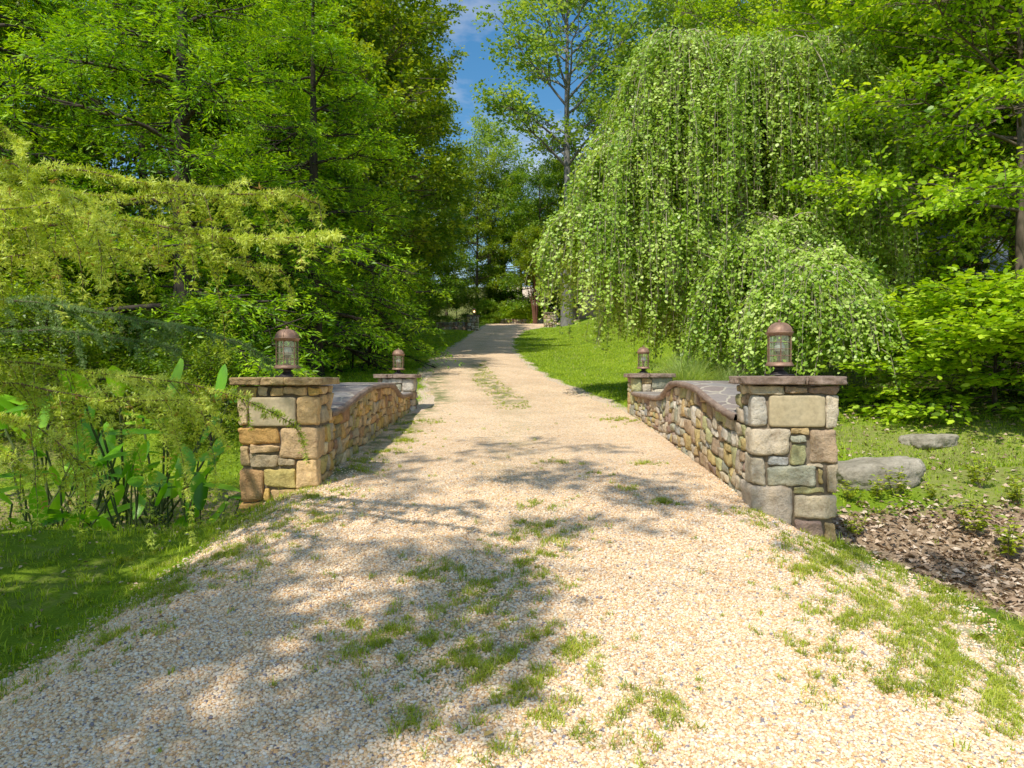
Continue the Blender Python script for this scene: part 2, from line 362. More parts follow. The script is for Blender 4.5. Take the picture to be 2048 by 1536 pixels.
def build_ground():
    u = np.linspace(-1, 1, 361); xs = np.sign(u) * (np.abs(u) * 9 + np.abs(u) ** 5 * 491)
    v = np.linspace(0, 1, 420); ys = -12 + v * 34 + v ** 6 * 578
    X, Y = np.meshgrid(xs, ys); Z = H(X, Y)
    on = (X > eleft(Y) + .35) & (X < eright(Y) - .35) & (Y < 71.5)
    Z = np.where(on, Z - .06, Z)
    V = np.stack([X, Y, Z], -1).reshape(-1, 3); nx, ny = len(xs), len(ys)
    i = np.arange(ny - 1)[:, None] * nx + np.arange(nx - 1)[None]
    Fc = np.stack([i, i + 1, i + nx + 1, i + nx], -1).reshape(-1, 4)
    me = make_mesh('ground', V, Fc, M_ground, True)
    for nm, fn in (('gravel', m_gravel), ('litter', m_litter), ('soil', m_soil), ('woods', m_woods)):
        a = me.attributes.new(nm, 'FLOAT', 'POINT'); a.data.foreach_set('value', fn(X, Y).astype(np.float32).ravel())
    tag(link('ground', me), kind='structure')
def worn(x, y):
    c = (eleft(y) + eright(y)) / 2
    mid = np.exp(-((x - c + .1) / .38) ** 2)
    w = mid * np.clip(.25 + .9 * bumpf(y, 14.5, 17, 24, 30) + .55 * bumpf(y, 2, 3, 5, 6.5), 0, 1)
    el = np.exp(-((x - eleft(y) - .25) / .35) ** 2) * bumpf(y, 7, 8, 20, 28)
    return np.clip(np.maximum(w, el), 0, 1)
def build_drive():
    ys = np.concatenate([np.arange(-8, 20, .1), np.arange(20, 71.6, .4)]); us = np.linspace(0, 1, 50)
    Y, U = np.meshgrid(ys, us, indexing='ij')
    L = eleft(ys)[:, None] + .06 * np.sin(ys * 2.1)[:, None] + .05 * np.sin(ys * 5.3)[:, None]
    R = eright(ys)[:, None] + .06 * np.sin(ys * 1.7 + 1)[:, None] + .05 * np.sin(ys * 6.1)[:, None]
    X = L + (R - L) * U
    Z = H(X, Y) + .006 + .02 * np.sin(U * PI) + .012 * np.sin(X * 4.1 + .5) * np.sin(Y * .5)
    V = np.stack([X, Y, Z], -1).reshape(-1, 3); nx = len(us)
    i = np.arange(len(ys) - 1)[:, None] * nx + np.arange(nx - 1)[None]
    me = make_mesh('gravel_driveway', V, np.stack([i, i + 1, i + nx + 1, i + nx], -1).reshape(-1, 4), M_gravel, True)
    a = me.attributes.new('worn', 'FLOAT', 'POINT'); a.data.foreach_set('value', worn(X, Y).astype(np.float32).ravel())
    tag(link('gravel_driveway', me), kind='structure')
build_ground(); build_drive()
def road_z(x, y):
    U = np.clip((x - eleft(y)) / (eright(y) - eleft(y)), 0, 1)
    on = (U > 0) & (U < 1)
    return H(x, y) + np.where(on, .006 + .02 * np.sin(U * PI) + .012 * np.sin(x * 4.1 + .5) * np.sin(y * .5), 0)

# pebbles lying loose on the drive nearest the viewer: uncountable
def build_pebbles():
    rng = np.random.default_rng(5); t = (1 + 5 ** .5) / 2
    ico = norm(np.array([[-1, t, 0], [1, t, 0], [-1, -t, 0], [1, -t, 0], [0, -1, t], [0, 1, t], [0, -1, -t], [0, 1, -t], [t, 0, -1], [t, 0, 1], [-t, 0, -1], [-t, 0, 1]], float))
    tri = np.array([[0, 11, 5], [0, 5, 1], [0, 1, 7], [0, 7, 10], [0, 10, 11], [1, 5, 9], [5, 11, 4], [11, 10, 2], [10, 7, 6], [7, 1, 8], [3, 9, 4], [3, 4, 2], [3, 2, 6], [3, 6, 8], [3, 8, 9], [4, 9, 5], [2, 4, 11], [6, 2, 10], [8, 6, 7], [9, 8, 1]])
    n = 270000
    y = 2.5 + 6.5 * rng.random(n) ** 1.5
    x = (rng.random(n) * 2 - 1) * np.minimum(.80 * y + .1, 3.6)
    keep = rng.random(n) < m_gravel(x, y) * 1.1 * (1 - .97 * smooth(y, 4.6, 8.8))
    x, y = x[keep], y[keep]; n = len(x)
    s = rng.uniform(.0042, .0092, n) * rng.choice([1, 1, 1, 1.35], n)
    sc = np.stack([s * rng.uniform(.85, 1.3, n), s * rng.uniform(.8, 1.2, n), s * rng.uniform(.55, .85, n)], -1)
    a = rng.random(n) * 2 * PI; ca, sa = np.cos(a), np.sin(a)
    P = ico[None] * sc[:, None] * rng.uniform(.85, 1.15, (n, 12, 1))
    P = np.stack([P[..., 0] * ca[:, None] - P[..., 1] * sa[:, None], P[..., 0] * sa[:, None] + P[..., 1] * ca[:, None], P[..., 2] + P[..., 0] * rng.uniform(-.3, .3, (n, 1))], -1)
    P += np.stack([x, y, road_z(x, y) + s * .35], -1)[:, None]
    Fc = (tri[None] + (np.arange(n) * 12)[:, None, None]).reshape(-1, 3)
    me = make_mesh('loose_gravel', P.reshape(-1, 3), Fc, M_pebble, True, rnd=np.repeat(rng.random(n), 20))
    tag(link('loose_gravel', me), 'loose tan and white pebbles covering the near end of the drive', 'gravel', kind='stuff')
build_pebbles()

# ------------------------------------------------------------------ stonework
def cube_grid(n):
    g = np.linspace(-1, 1, n + 1); V = []; idx = {}; Fs = []
    def vid(p):
        k = tuple(np.round(p, 5))
        if k not in idx: idx[k] = len(V); V.append(k)
        return idx[k]
    for ax in range(3):
        for s in (-1, 1):
            for i in range(n):
                for j in range(n):
                    q = []
                    for a, b in ((i, j), (i + 1, j), (i + 1, j + 1), (i, j + 1)):
                        p = [0, 0, 0]; p[ax] = s; p[(ax + 1) % 3] = g[a]; p[(ax + 2) % 3] = g[b]; q.append(vid(p))
                    Fs.append(q if s > 0 else q[::-1])
    return np.array(V, float), np.array(Fs)
CG = {n: cube_grid(n) for n in (4, 6, 8, 10)}
PAL = np.array([(.54, .38, .17), (.56, .46, .30), (.62, .53, .38), (.42, .30, .19), (.32, .22, .17), (.33, .33, .24), (.39, .39, .36), (.50, .38, .15), (.42, .41, .19), (.58, .48, .34), (.50, .42, .32), (.66, .60, .49)])
TINT = [1., 1., 1.]
def stone(acc, lo, hi, rng, col=None, n=6, k=13., amp=.014, jit=.017, gap=.007):
    lo = np.array(lo, float); hi = np.array(hi, float)
    c = (lo + hi) / 2; h = np.maximum((hi - lo) / 2 - gap, .008)
    V, Fc = CG[n]; kk = k * rng.uniform(.75, 1.35)
    m = np.max(np.abs(V), 1); L = (np.abs(V) ** kk).sum(1) ** (1 / kk); Q = V * (m / L)[:, None]
    # a corner-wise warp so no two stones are the same box
    J = rng.uniform(-1, 1, (8, 3)) * jit; w = (V + 1) / 2; o = np.zeros_like(V)
    for a in range(8):
        ww = np.ones(len(V))
        for ax in range(3): ww *= w[:, ax] if (a >> ax) & 1 else 1 - w[:, ax]
        o += ww[:, None] * J[a]
    P = c + Q * h + o
    sd = rng.uniform(0, 100, 3)
    d = np.array([mnoise.fractal(Vector(p * 9 + sd), 1.0, 2.0, 3) for p in P]) 
    P = P + norm(Q) * (d * amp * 1.5)[:, None]
    if col is None: col = PAL[rng.integers(len(PAL))]
    col = np.clip(np.asarray(col) * rng.uniform(.82, 1.15) * np.array(TINT), 0, .85)
    acc.add(P, Fc, col=col)
def split(rng, x0, z0, x1, z1, target, out):
    w, h = x1 - x0, z1 - z0
    if w * h < target * rng.uniform(.6, 2.3) and max(w, h) / min(w, h) < 2.6: out.append((x0, z0, x1, z1)); return
    f = rng.uniform(.34, .66)
    if w > h * rng.uniform(.75, 1.5): split(rng, x0, z0, x0 + w * f, z1, target, out); split(rng, x0 + w * f, z0, x1, z1, target, out)
    else: split(rng, x0, z0, x1, z0 + h * f, target, out); split(rng, x0, z0 + h * f, x1, z1, target, out)

def rough_slab(acc, x0, x1, y0, y1, z0, z1, rng, col, amp=.014):
    n = 9; V, Fc = cube_grid(14)
    c = np.array([(x0 + x1) / 2, (y0 + y1) / 2, (z0 + z1) / 2]); h = np.array([x1 - x0, y1 - y0, z1 - z0]) / 2
    kk = 16.; m = np.max(np.abs(V), 1); L = (np.abs(V) ** kk).sum(1) ** (1 / kk); Q = V * (m / L)[:, None]
    P = c + Q * h; sd = rng.uniform(0, 100, 3)
    d = np.array([mnoise.fractal(Vector(p * 11 + sd), 1.0, 2.0, 4) for p in P])
    side = np.array([1, 1, .25])
    P = P + norm(Q) * side * (d * amp)[:, None] * 1.6
    acc.add(P, Fc, col=col)

def pillar(name, label, corner, W, D, Hh, rot, front, tablet, seed, capcols, mirror=False, zcap=None, n=10, group='stone piers at the corners of the bridge', xc=0):
    """corner: where the pier's front left foot stands; local x along the front, y back, z up from the foot"""
    rng = np.random.default_rng(seed)
    root = empty(name, label, 'pier', corner, rot, group)
    acc = Acc(); t = .085; hs = Hh - t
    if front is None:
        out = []; split(rng, 0, 0, W, hs, .045, out)
        front = [(a, c_, b, d_, None) for a, b, c_, d_ in out]
    cl, cr = [], []
    for (x0, x1, z0, z1, col) in front:
        edgeL, edgeR = x0 < .03, x1 > W - .03
        dq = rng.choice([.2, .32, .42]) if (edgeL or edgeR) else .14
        c = PAL[rng.integers(len(PAL))] if col is None else col
        stone(acc, (x0, 0, z0), (x1, dq, z1), rng, c, n)
        if edgeL: cl.append((z0, z1, dq))
        if edgeR: cr.append((z0, z1, dq))
    for lst, sx in ((cl, 0), (cr, W)):
        for z0, z1, dq in lst:
            out = []; split(rng, dq, z0, D, z1, .03, out)
            for (a, b, c_, d_) in out:
                lo, hi = (sx, a, b), (sx + .14, c_, d_)
                if sx: lo, hi = (sx - .14, a, b), (sx, c_, d_)
                stone(acc, lo, hi, rng, None, 4)
    out = []; split(rng, .14, 0, W - .14, hs, .05, out)
    for (a, b, c_, d_) in out: stone(acc, (a, D - .14, b), (c_, D, d_), rng, None, 4)
    link('masonry', acc.mesh('masonry', M_stone, True), root)
    a2 = Acc(); box(a2, (W / 2, D / 2, hs / 2 - .15), (W / 2 - .042, D / 2 - .042, hs / 2 + .14)); link('mortar', a2.mesh('mortar', M_mortar), root)
    if tablet:
        a4 = Acc(); x0, x1, z0, z1 = tablet; rough_slab(a4, x0 + .006, x1 - .006, -.004, .12, z0 + .006, z1 - .006, rng, (1, 1, 1), .002)
        link('blank_tablet', a4.mesh('blank_tablet', M_tablet, True), root)
    a3 = Acc(); ov = .065; xs = [-ov] + sorted(rng.uniform(.2, W - .2, 2)) + [W + ov]
    for q in range(3):
        rough_slab(a3, xs[q] + .003, xs[q + 1] - .003, -ov, D * rng.uniform(.45, .6), hs + .004, Hh, rng, (1, 1, 1))
    rough_slab(a3, -ov, W * .5, D * .56, D + ov, hs + .004, Hh - .004, rng, (1, 1, 1)); rough_slab(a3, W * .5 + .005, W + ov, D * .56, D + ov, hs + .004, Hh - .006, rng, (1, 1, 1))
    link('capstone', a3.mesh('capstone', capcols, True), root)
    return root

TOPZ = CAMZ - .05
# near right pier: its face as laid, measured down from under the cap
def lay(rows, x_off, x_scale, y_off, Hs, W, le=None, re=None):
    out = []
    for r in rows:
        x0, y0, x1, y1, c = r
        a, b = (x0 - x_off) / x_scale, (x1 - x_off) / x_scale
        if a < .045: a = 0
        if b > W - .045: b = W
        out.append((a, b, Hs - (y1 - y_off) / x_scale, Hs - (y0 - y_off) / x_scale, PAL[c]))
    return out
RW = .82; RH = 1.9; RHs = RH - .085
rowsR = [(880, 500, 1080, 552, 1), (1083, 505, 1218, 552, 3), (1220, 500, 1392, 554, 4), (880, 556, 984, 752, 11), (1322, 556, 1392, 752, 2), (900, 756, 1115, 920, 9),
         (1118, 756, 1218, 790, 0), (1118, 793, 1216, 844, 5), (1118, 848, 1212, 975, 8), (1220, 760, 1392, 965, 3), (888, 925, 981, 1097, 2), (984, 920, 1112, 975, 6),
         (987, 980, 1265, 1103, 5), (1214, 967, 1318, 996, 1), (1268, 1000, 1318, 1092, 7), (1322, 968, 1392, 1147, 1), (1143, 1106, 1318, 1150, 8), (885, 1103, 1140, 1368, 10),
         (1145, 1152, 1392, 1308, 1), (1147, 1312, 1314, 1428, 4), (1316, 1312, 1392, 1440, 0), (885, 1372, 1143, 1560, 3), (1147, 1444, 1392, 1560, 9)]
frR = lay(rowsR, 882, 622, 497, RHs, RW)
tabR = ((987 - 882) / 622, (1319 - 882) / 622, RHs - (752 - 497) / 622, RHs - (556 - 497) / 622)
pierR = pillar('stone_pier', 'right near pier with a smooth buff tablet under its reddish cap', (2.31, 6.6, TOPZ - RH), RW, .66, RH, -.1, frR, tabR, 11, M_cap)
LW = .86; LH = 1.75; LHs = LH - .085
rowsL = [(125, 612, 252, 678, 8), (255, 612, 337, 676, 6), (340, 608, 432, 676, 1), (435, 606, 608, 672, 9), (610, 610, 675, 665, 7), (125, 682, 198, 888, 11), (528, 672, 675, 882, 1),
         (125, 893, 402, 1012, 0), (405, 892, 675, 1107, 10), (125, 1016, 203, 1168, 2), (206, 1018, 402, 1072, 10), (206, 1076, 405, 1170, 6), (408, 1112, 524, 1165, 6),
         (125, 1175, 300, 1402, 3), (304, 1172, 518, 1305, 8), (302, 1310, 343, 1402, 7), (522, 1112, 675, 1306, 9), (345, 1310, 675, 1425, 1), (125, 1406, 343, 1470, 0), (125, 1474, 343, 1640, 3), (346, 1430, 675, 1640, 9)]
frL = lay(rowsL, 125, 640, 604, LHs, LW)
tabL = ((200 - 125) / 640, (525 - 125) / 640, LHs - (888 - 604) / 640, LHs - (682 - 604) / 640)
TINT[:] = [1.22, .98, .66]
pierL = pillar('stone_pier', 'left near pier with golden cap, cedar twigs brushing its tablet', (-2.94, 7.3, TOPZ + -.02 - LH), LW, .66, LH, 0, frL, tabL, 12, M_capgold)
TINT[:] = [1., 1., 1.]
pierFR = pillar('stone_pier', 'right far pier beside the plume grass, small dark lantern on top', (2.42, 13.7, TOPZ - 1.5), .8, .66, 1.5, 0, None, None, 13, M_cap, n=4)
pierFL = pillar('stone_pier', 'left far pier at the end of the shaded parapet', (-2.9, 14.6, TOPZ - .02 - 1.5), .8, .66, 1.5, 0, None, None, 14, M_cap, n=4)

def parapet(name, label, xin, side, y0, y1, topy, topz, seed):
    """side +1: wall lies to the right of its face at x=xin; -1: to the left"""
    rng = np.random.default_rng(seed); root = empty(name, label, 'parapet', (xin(y0), y0, 0), 0, None)
    ox, oy = xin(y0), y0; Tk = .72
    def top(y): return CAMZ + sum(np.interp(y + o, topy, topz) for o in (-.2, -.1, 0, .1, .2)) / 5
    def bot(y): return H(xin(y) + side * .1, y) - .35
    out = []
    nseg = 4; 
    for q in range(nseg):
        a = y0 + (y1 - y0) * q / nseg; b = y0 + (y1 - y0) * (q + 1) / nseg
        split(rng, a, 0, b, 1.35, .045, out)
    acc = Acc()
    for face in (0, 1):
        for (a, b, c_, d_) in out:
            ac = Acc(); stone(ac, (0, a, b), (.16, c_, d_), rng, None, 4, amp=.012, jit=.022, gap=.008)
            V = ac.V[0]; y = V[:, 1]; tt = V[:, 2] / 1.35
            zt = top(y) - .075; zb = bot(y) if not face else bot(y) - .6
            dep = V[:, 0]
            xx = (xin(y) + side * dep) if not face else (xin(y) + side * (Tk - dep))
            P = np.stack([xx - ox, y - oy, zb + (zt - zb) * tt], -1)
            Fc = ac.F[0] if (side > 0) == (face == 0) else ac.F[0][:, ::-1]
            acc.add(P, Fc, col=ac.c[0][0])
    link('masonry', acc.mesh('masonry', M_stone, True), root)
    ys = np.linspace(y0, y1, 60)
    def prism(dx0, dx1, zt, zb, mat, nm, jag=0):
        a = Acc(); sec = []
        for i, y in enumerate(ys):
            j = rng.uniform(-jag, jag, 4)
            xa, xb = xin(y) + side * dx0 - ox, xin(y) + side * dx1 - ox
            sec.append([(xa + j[0], y - oy, zb(y) + j[1] * .5), (xb, y - oy, zb(y)), (xb + j[2], y - oy, zt(y)), (xa + side * .01 + j[0] * .6, y - oy, zt(y)), (xa - side * .006 + j[3], y - oy, zt(y) * .65 + zb(y) * .35)])
        S = np.array(sec); k = 5; i = np.arange(len(ys) - 1)[:, None] * k; jj = np.arange(k)[None]; j2 = (jj + 1) % k
        a.add(S.reshape(-1, 3), np.stack([i + jj, i + j2, i + k + j2, i + k + jj], -1).reshape(-1, 4))
        return link(nm, a.mesh(nm, mat), root)
    prism(.045, Tk - .045, lambda y: top(y) - .06, lambda y: bot(y) - .5, M_mortar, 'mortar')
    prism(-.05, Tk + .05, lambda y: top(y), lambda y: top(y) - .07, M_cap, 'coping', .012)
    prism(-.005, Tk + .01, lambda y: top(y) + .006, lambda y: top(y) - .02, M_flag, 'flagstone_top')
    return root
parapet('parapet_wall', 'sunlit rubble parapet with a humped flagstone top, right of the drive', lambda y: np.interp(y, [7.2, 13.8], [2.40, 2.44]), 1, 7.22, 13.72,
        [7.2, 7.5, 8.2, 8.9, 9.6, 10.4, 10.9, 11.3, 14], [-.46, -.45, -.33, -.19, -.145, -.15, -.36, -.42, -.42], 21)
TINT[:] = [1.22, 1.0, .70]
parapet('parapet_wall', 'shaded rubble parapet with a humped flagstone top, left of the drive', lambda y: np.interp(y, [7.9, 14.6], [-2.13, -2.16]), -1, 7.94, 14.62,
        [7.9, 8.5, 9.3, 10.2, 10.9, 12.3, 12.8, 13.2, 15], [-.47, -.44, -.32, -.22, -.2, -.21, -.38, -.46, -.46], 22)

TINT[:] = [1., 1., 1.]
# ------------------------------------------------------------------ lanterns
def lantern(label, loc, rot, lit=False, s=1.0, group='lanterns on the bridge piers'):
    root = empty('pier_lantern', label, 'lantern', loc, rot, group); root.scale = (s, s, s)
    a = Acc(); box(a, (0, 0, .008), (.1, .1, .008)); lathe(a, [(0, .017), (.088, .017), (.085, .03), (.05, .052), (.042, .07), (.05, .086), (.09, .094), (0, .095)], 12); link('pedestal', a.mesh('pedestal', M_bronze), root)
    a = Acc(); lathe(a, [(0, .095), (.148, .095), (.15, .102), (.128, .135), (0, .136)], 6); link('skirt', a.mesh('skirt', M_copper), root)
    a = Acc(); lathe(a, [(0, .400), (.126, .400), (.130, .412), (.146, .428), (.148, .436), (.130, .440), (0, .441)], 6); link('eave', a.mesh('eave', M_copper), root)
    a = Acc(); dm = [(.128 * math.cos(q) , .441 + .095 * math.sin(q)) for q in np.linspace(0, PI / 2, 8)]; lathe(a, dm, 6)
    for k in range(6):
        th = k * PI / 3; tube(a, [(r * math.cos(th), r * math.sin(th), z) for r, z in dm[:-1]], .0035, 4)
    dome = link('dome', a.mesh('dome', M_copper), root)
    a = Acc(); lathe(a, [(0, .533), (.012, .536), (.010, .541), (.016, .548), (.016, .556), (.009, .564), (0, .567)], 10); link('finial', a.mesh('finial', M_copper, True), dome)
    a = Acc(); R = .118
    for k in range(6):
        th = k * PI / 3; p = np.array([R * math.cos(th), R * math.sin(th), 0]); t2 = th + PI / 3; q = np.array([R * math.cos(t2), R * math.sin(t2), 0])
        tube(a, [p + (0, 0, .135), p + (0, 0, .401)], .0055, 5)
        for z in (.201, .267, .334): tube(a, [p + (0, 0, z), q + (0, 0, z)], .0032, 4)
    link('frame', a.mesh('frame', M_copper), root)
    a = Acc(); lathe(a, [(R - .004, .136), (R - .004, .400)], 6); link('glass_panes', a.mesh('glass_panes', M_glass), root)
    a = Acc(); lathe(a, [(0, .137), (.030, .137), (.028, .15), (.012, .16), (.012, .21), (.034, .23), (.034, .245), (0, .246)], 10); link('lamp_holder', a.mesh('lamp_holder', M_bronze, True), root)
    a = Acc(); lathe(a, [(0, .246), (.056, .246), (.052, .29), (.038, .335), (0, .345)], 14); link('lamp_shade', a.mesh('lamp_shade', M_lit if lit else M_white, True), root)
    return root
lantern('copper domed lantern on the right near pier', (2.31 + .38 , 6.6 + .28, TOPZ + .003), .28)
lantern('copper domed lantern on the left near pier, before dark foliage', (-2.94 + .43, 7.3 + .33, TOPZ - .018), PI / 2 )
lantern('small dark lantern on the right far pier against sunlit lawn', (2.42 + .28, 13.7 + .33, TOPZ + .003), .2)
lantern('small copper lantern on the left far pier by the drive edge', (-2.9 + .42, 14.6 + .33, TOPZ - .018), PI / 2 - .05)

# ------------------------------------------------------------------ trees
UP = np.array([0, 0, 1.])
def spray(rng, A, B, n, width, thick, L, W, droop, flat=1.0, tipd=.8, sideb=.8, hexl=False):
    M = len(A); D = norm(B - A); S = norm(np.cross(D, UP) + 1e-4)
    t = rng.random((M, n, 1)) ** .75; u = rng.uniform(-1, 1, (M, n, 1)); w = np.broadcast_to(np.asarray(width, float).reshape(-1, 1, 1), (M, 1, 1))
    P = A[:, None] + (B - A)[:, None] * t + S[:, None] * u * w * (1.15 - .75 * t) + rng.normal(0, thick, (M, n, 3)) * np.array([.6, .6, 1])
    dr = np.broadcast_to(np.asarray(droop, float).reshape(-1, 1), (M, 1))
    P[..., 2] -= dr * t[..., 0] ** 2 + dr * .5 * np.abs(u[..., 0]) * .5
    LD = D[:, None] * tipd + S[:, None] * np.sign(u) * sideb + rng.normal(0, .45, (M, n, 3)) - UP * .25
    N = UP * flat + rng.normal(0, .55, (M, n, 3))
    P = P.reshape(-1, 3); LD = LD.reshape(-1, 3); N = N.reshape(-1, 3); k = len(P)
    l = L * rng.uniform(.65, 1.3, k)
    f = leaf_hex if hexl else leaf_quads
    V, Fc = f(P, LD, N, l, l * (W / L))
    # leaves of one spray share a tone
    r = np.clip(np.repeat(rng.random(M), n) * .55 + rng.random(k) * .45, 0, 1)
    return V, Fc, r

def make_tree(seed, Ht, base, R, nlimb, env='round', el=(5, 55), nsub=9, ntw=5, nleaf=18, L=.14, W=.08, droop=.15, trunk_r=.22, leafmat='oak', barkmat=None,
              twl=.7, width=.3, thick=.08, lean=(0, 0), flat=1.0, split_t=False, hexl=False, drop=0, reach=None, topopen=0, sideb=.8, keep=None):
    rng = np.random.default_rng(seed); wood = Acc(); lv = []
    k = 9; tz = np.linspace(0, 1, k)
    tr = np.stack([lean[0] * tz + np.cumsum(rng.normal(0, .012 * Ht / 10, k)), lean[1] * tz + np.cumsum(rng.normal(0, .012 * Ht / 10, k)), tz * Ht * .97 - .15], -1)
    tr[0, :2] = 0
    rad = trunk_r * (1 - tz * .88); rad[0] *= 1.35
    tube(wood, tr, rad, 9)
    A_, B_, dr_ = [], [], []
    for i in range(nlimb):
        f = (i + rng.random()) / nlimb; h = base + (Ht - base) * f * .97
        if env == 'round': e = math.sin(PI * min(1, (f * .86 + .16))) ** .55
        elif env == 'cone': e = (1 - f) ** .75 * .95 + .06
        else: e = .75 + .25 * math.sin(PI * f)
        az = i * 2.39996 + rng.normal(0, .35); ln = max(.5, R * e * rng.uniform(.72, 1.15))
        if reach is not None: ln *= reach(az)
        ea = math.radians(el[0] + (el[1] - el[0]) * f + rng.normal(0, 7))
        p0 = np.array([np.interp(h, tr[:, 2], tr[:, 0]), np.interp(h, tr[:, 2], tr[:, 1]), h - .12 * ln * max(0, math.sin(ea))])
        d = np.array([math.cos(az) * math.cos(ea), math.sin(az) * math.cos(ea), math.sin(ea)])
        m = 7; tt = np.linspace(0, 1, m)[:, None]
        pl = p0 + d * ln * tt + rng.normal(0, .03 * ln, (m, 3)) * tt
        pl[:, 2] -= drop * ln * tt[:, 0] ** 2
        r0 = max(.02, trunk_r * .36 * (1 - f * .6)); tube(wood, pl, r0 * (1 - tt[:, 0] * .85), 5)
        # secondary branches
        ns = max(3, int(nsub * (ln / R) ** .6)); ts = np.sort(rng.uniform(.22, 1, ns)); ts[-1] = 1
        sb = np.stack([np.interp(ts, tt[:, 0], pl[:, c]) for c in range(3)], -1)
        sd = d + np.array([-math.sin(az), math.cos(az), 0]) * (np.where(np.arange(ns) % 2, 1, -1) * rng.uniform(.4, 1.3, ns))[:, None] + rng.normal(0, .22, (ns, 3)); sd = norm(sd)
        sl = ln * (.30 * (1.25 - ts) + .10) * rng.uniform(.8, 1.3, ns) + .3
        se = sb + sd * sl[:, None]; se[:, 2] -= drop * sl * .4
        tubes_many(wood, sb, se, r0 * .38, r0 * .1, sag=.05 * sl, n=4, k=3)
        for q in range(ntw):
            tq = rng.uniform(.15, 1, ns)[:, None] if q else np.ones((ns, 1)) * .8
            a = sb + (se - sb) * tq; dd = norm(sd + rng.normal(0, .75, (ns, 3)) * np.array([1, 1, .5])); l2 = twl * rng.uniform(.6, 1.3, ns)
            A_.append(a); B_.append(a + dd * l2[:, None]); dr_.append(droop * l2)
    A = np.concatenate(A_); B = np.concatenate(B_); dr = np.concatenate(dr_)
    if Ht > 3.5 and keep is None:
        sd_k = Vector((seed * 1.7, seed * .3, 0)); lac = np.array([mnoise.noise(Vector(a) * .75 + sd_k) + .5 * mnoise.noise(Vector(a) * 1.9 + sd_k) for a in (A + B) / 2]); kp = lac > -.17; A, B, dr = A[kp], B[kp], dr[kp]
    if keep is not None: kk_ = keep((A + B) / 2, rng); A, B, dr = A[kk_], B[kk_], dr[kk_]
    tubes_many(wood, A, B, .009, .003, sag=dr, n=3, k=3)
    V, Fc, r = spray(rng, A, B, nleaf, width, thick, L, W, dr, flat, hexl=hexl, sideb=sideb)
    return wood.mesh('trunk', barkmat or B_dark, True), make_mesh('crown', V, Fc, G_[leafmat], False, rnd=r)
def tree(name, label, meshes, x, y, rz=0, sc=1, group=None, dz=0, cat='tree'):
    root = empty(name, label, cat, (x, y, float(H(x, y)) + dz), rz, group); root.scale = (sc, sc, sc) if np.isscalar(sc) else sc
    link('trunk', meshes[0], root); link('crown', meshes[1], root)
    return root

# --- prototypes
cyp = [make_tree(31, 15, .8, 4.3, 42, 'cone', (-4, 30), 13, 7, 34, .15, .036, .30, .30, 'cypress', B_dark, twl=.95, width=.30, thick=.05, drop=.22, sideb=1.2),
       make_tree(32, 13, .5, 3.9, 40, 'cone', (-6, 28), 12, 7, 34, .14, .034, .35, .24, 'cypress', B_dark, twl=.9, width=.28, thick=.05, drop=.28, sideb=1.2)]
oaks = [make_tree(41, 20, 5, 5.2, 30, 'round', (5, 65), 11, 6, 26, .24, .15, .15, .30, 'oak', B_dark, twl=1.1, width=.55, thick=.16),
        make_tree(42, 19, 3, 4.6, 34, 'col', (0, 50), 11, 6, 26, .22, .14, .2, .26, 'oak', B_brown, twl=1.0, width=.5, thick=.16),
        make_tree(43, 18, 2, 4.8, 34, 'col', (-5, 40), 11, 6, 26, .22, .14, .2, .26, 'dark', B_dark, twl=1.0, width=.55, thick=.14)]
tulips = [make_tree(51, 30, 12, 8.5, 26, 'round', (25, 75), 12, 6, 17, .30, .22, .12, .40, 'tulip', B_grey, twl=1.5, width=.7, thick=.25, flat=.5),
          make_tree(52, 25, 9, 6.5, 24, 'round', (20, 70), 11, 6, 18, .28, .2, .12, .34, 'tulip', B_grey, twl=1.3, width=.6, thick=.22, flat=.5)]
maples = [make_tree(61, 12.5, 3.6, 4.8, 52, 'col', (-6, 42), 13, 7, 24, .115, .075, .16, .12, 'maple', B_brown, twl=.75, width=.36, thick=.05, hexl=True),
          make_tree(62, 14, 4.6, 4.4, 32, 'col', (-2, 50), 12, 7, 22, .125, .08, .16, .16, 'maple', B_brown, twl=.75, width=.36, thick=.06)]
unders = [make_tree(71, 4.2, .2, 2.4, 26, 'round', (5, 65), 9, 6, 22, .12, .07, .2, .06, 'oak', B_dark, twl=.6, width=.3, thick=.1),
          make_tree(72, 3.4, .1, 2.2, 24, 'round', (5, 65), 9, 6, 22, .12, .07, .2, .05, 'dark', B_dark, twl=.55, width=.3, thick=.1)]

# --- left: feathery trees
tree('cypress_tree', 'largest feathery cypress, dark trunk behind the cedar boughs', cyp[0], -8.4, 17.5, .3, 1.0)
tree('cypress_tree', 'feathery cypress leaning over the shaded lawn by the left far pier', cyp[1], -6.2, 21.5, 1.9, 1.0)
tree('cypress_tree', 'feathery cypress at the far left edge behind the blue cedar bough', cyp[1], -13.5, 18, 4.0, 1.1)
tree('cypress_tree', 'slim feathery cypress rising between the two larger ones', cyp[0], -9.5, 25, 2.4, 1.05)
tree('cypress_tree', 'young bright cypress with low boughs beside the left far lantern', cyp[1], -5.0, 24.5, 5.0, (.62, .62, .5))

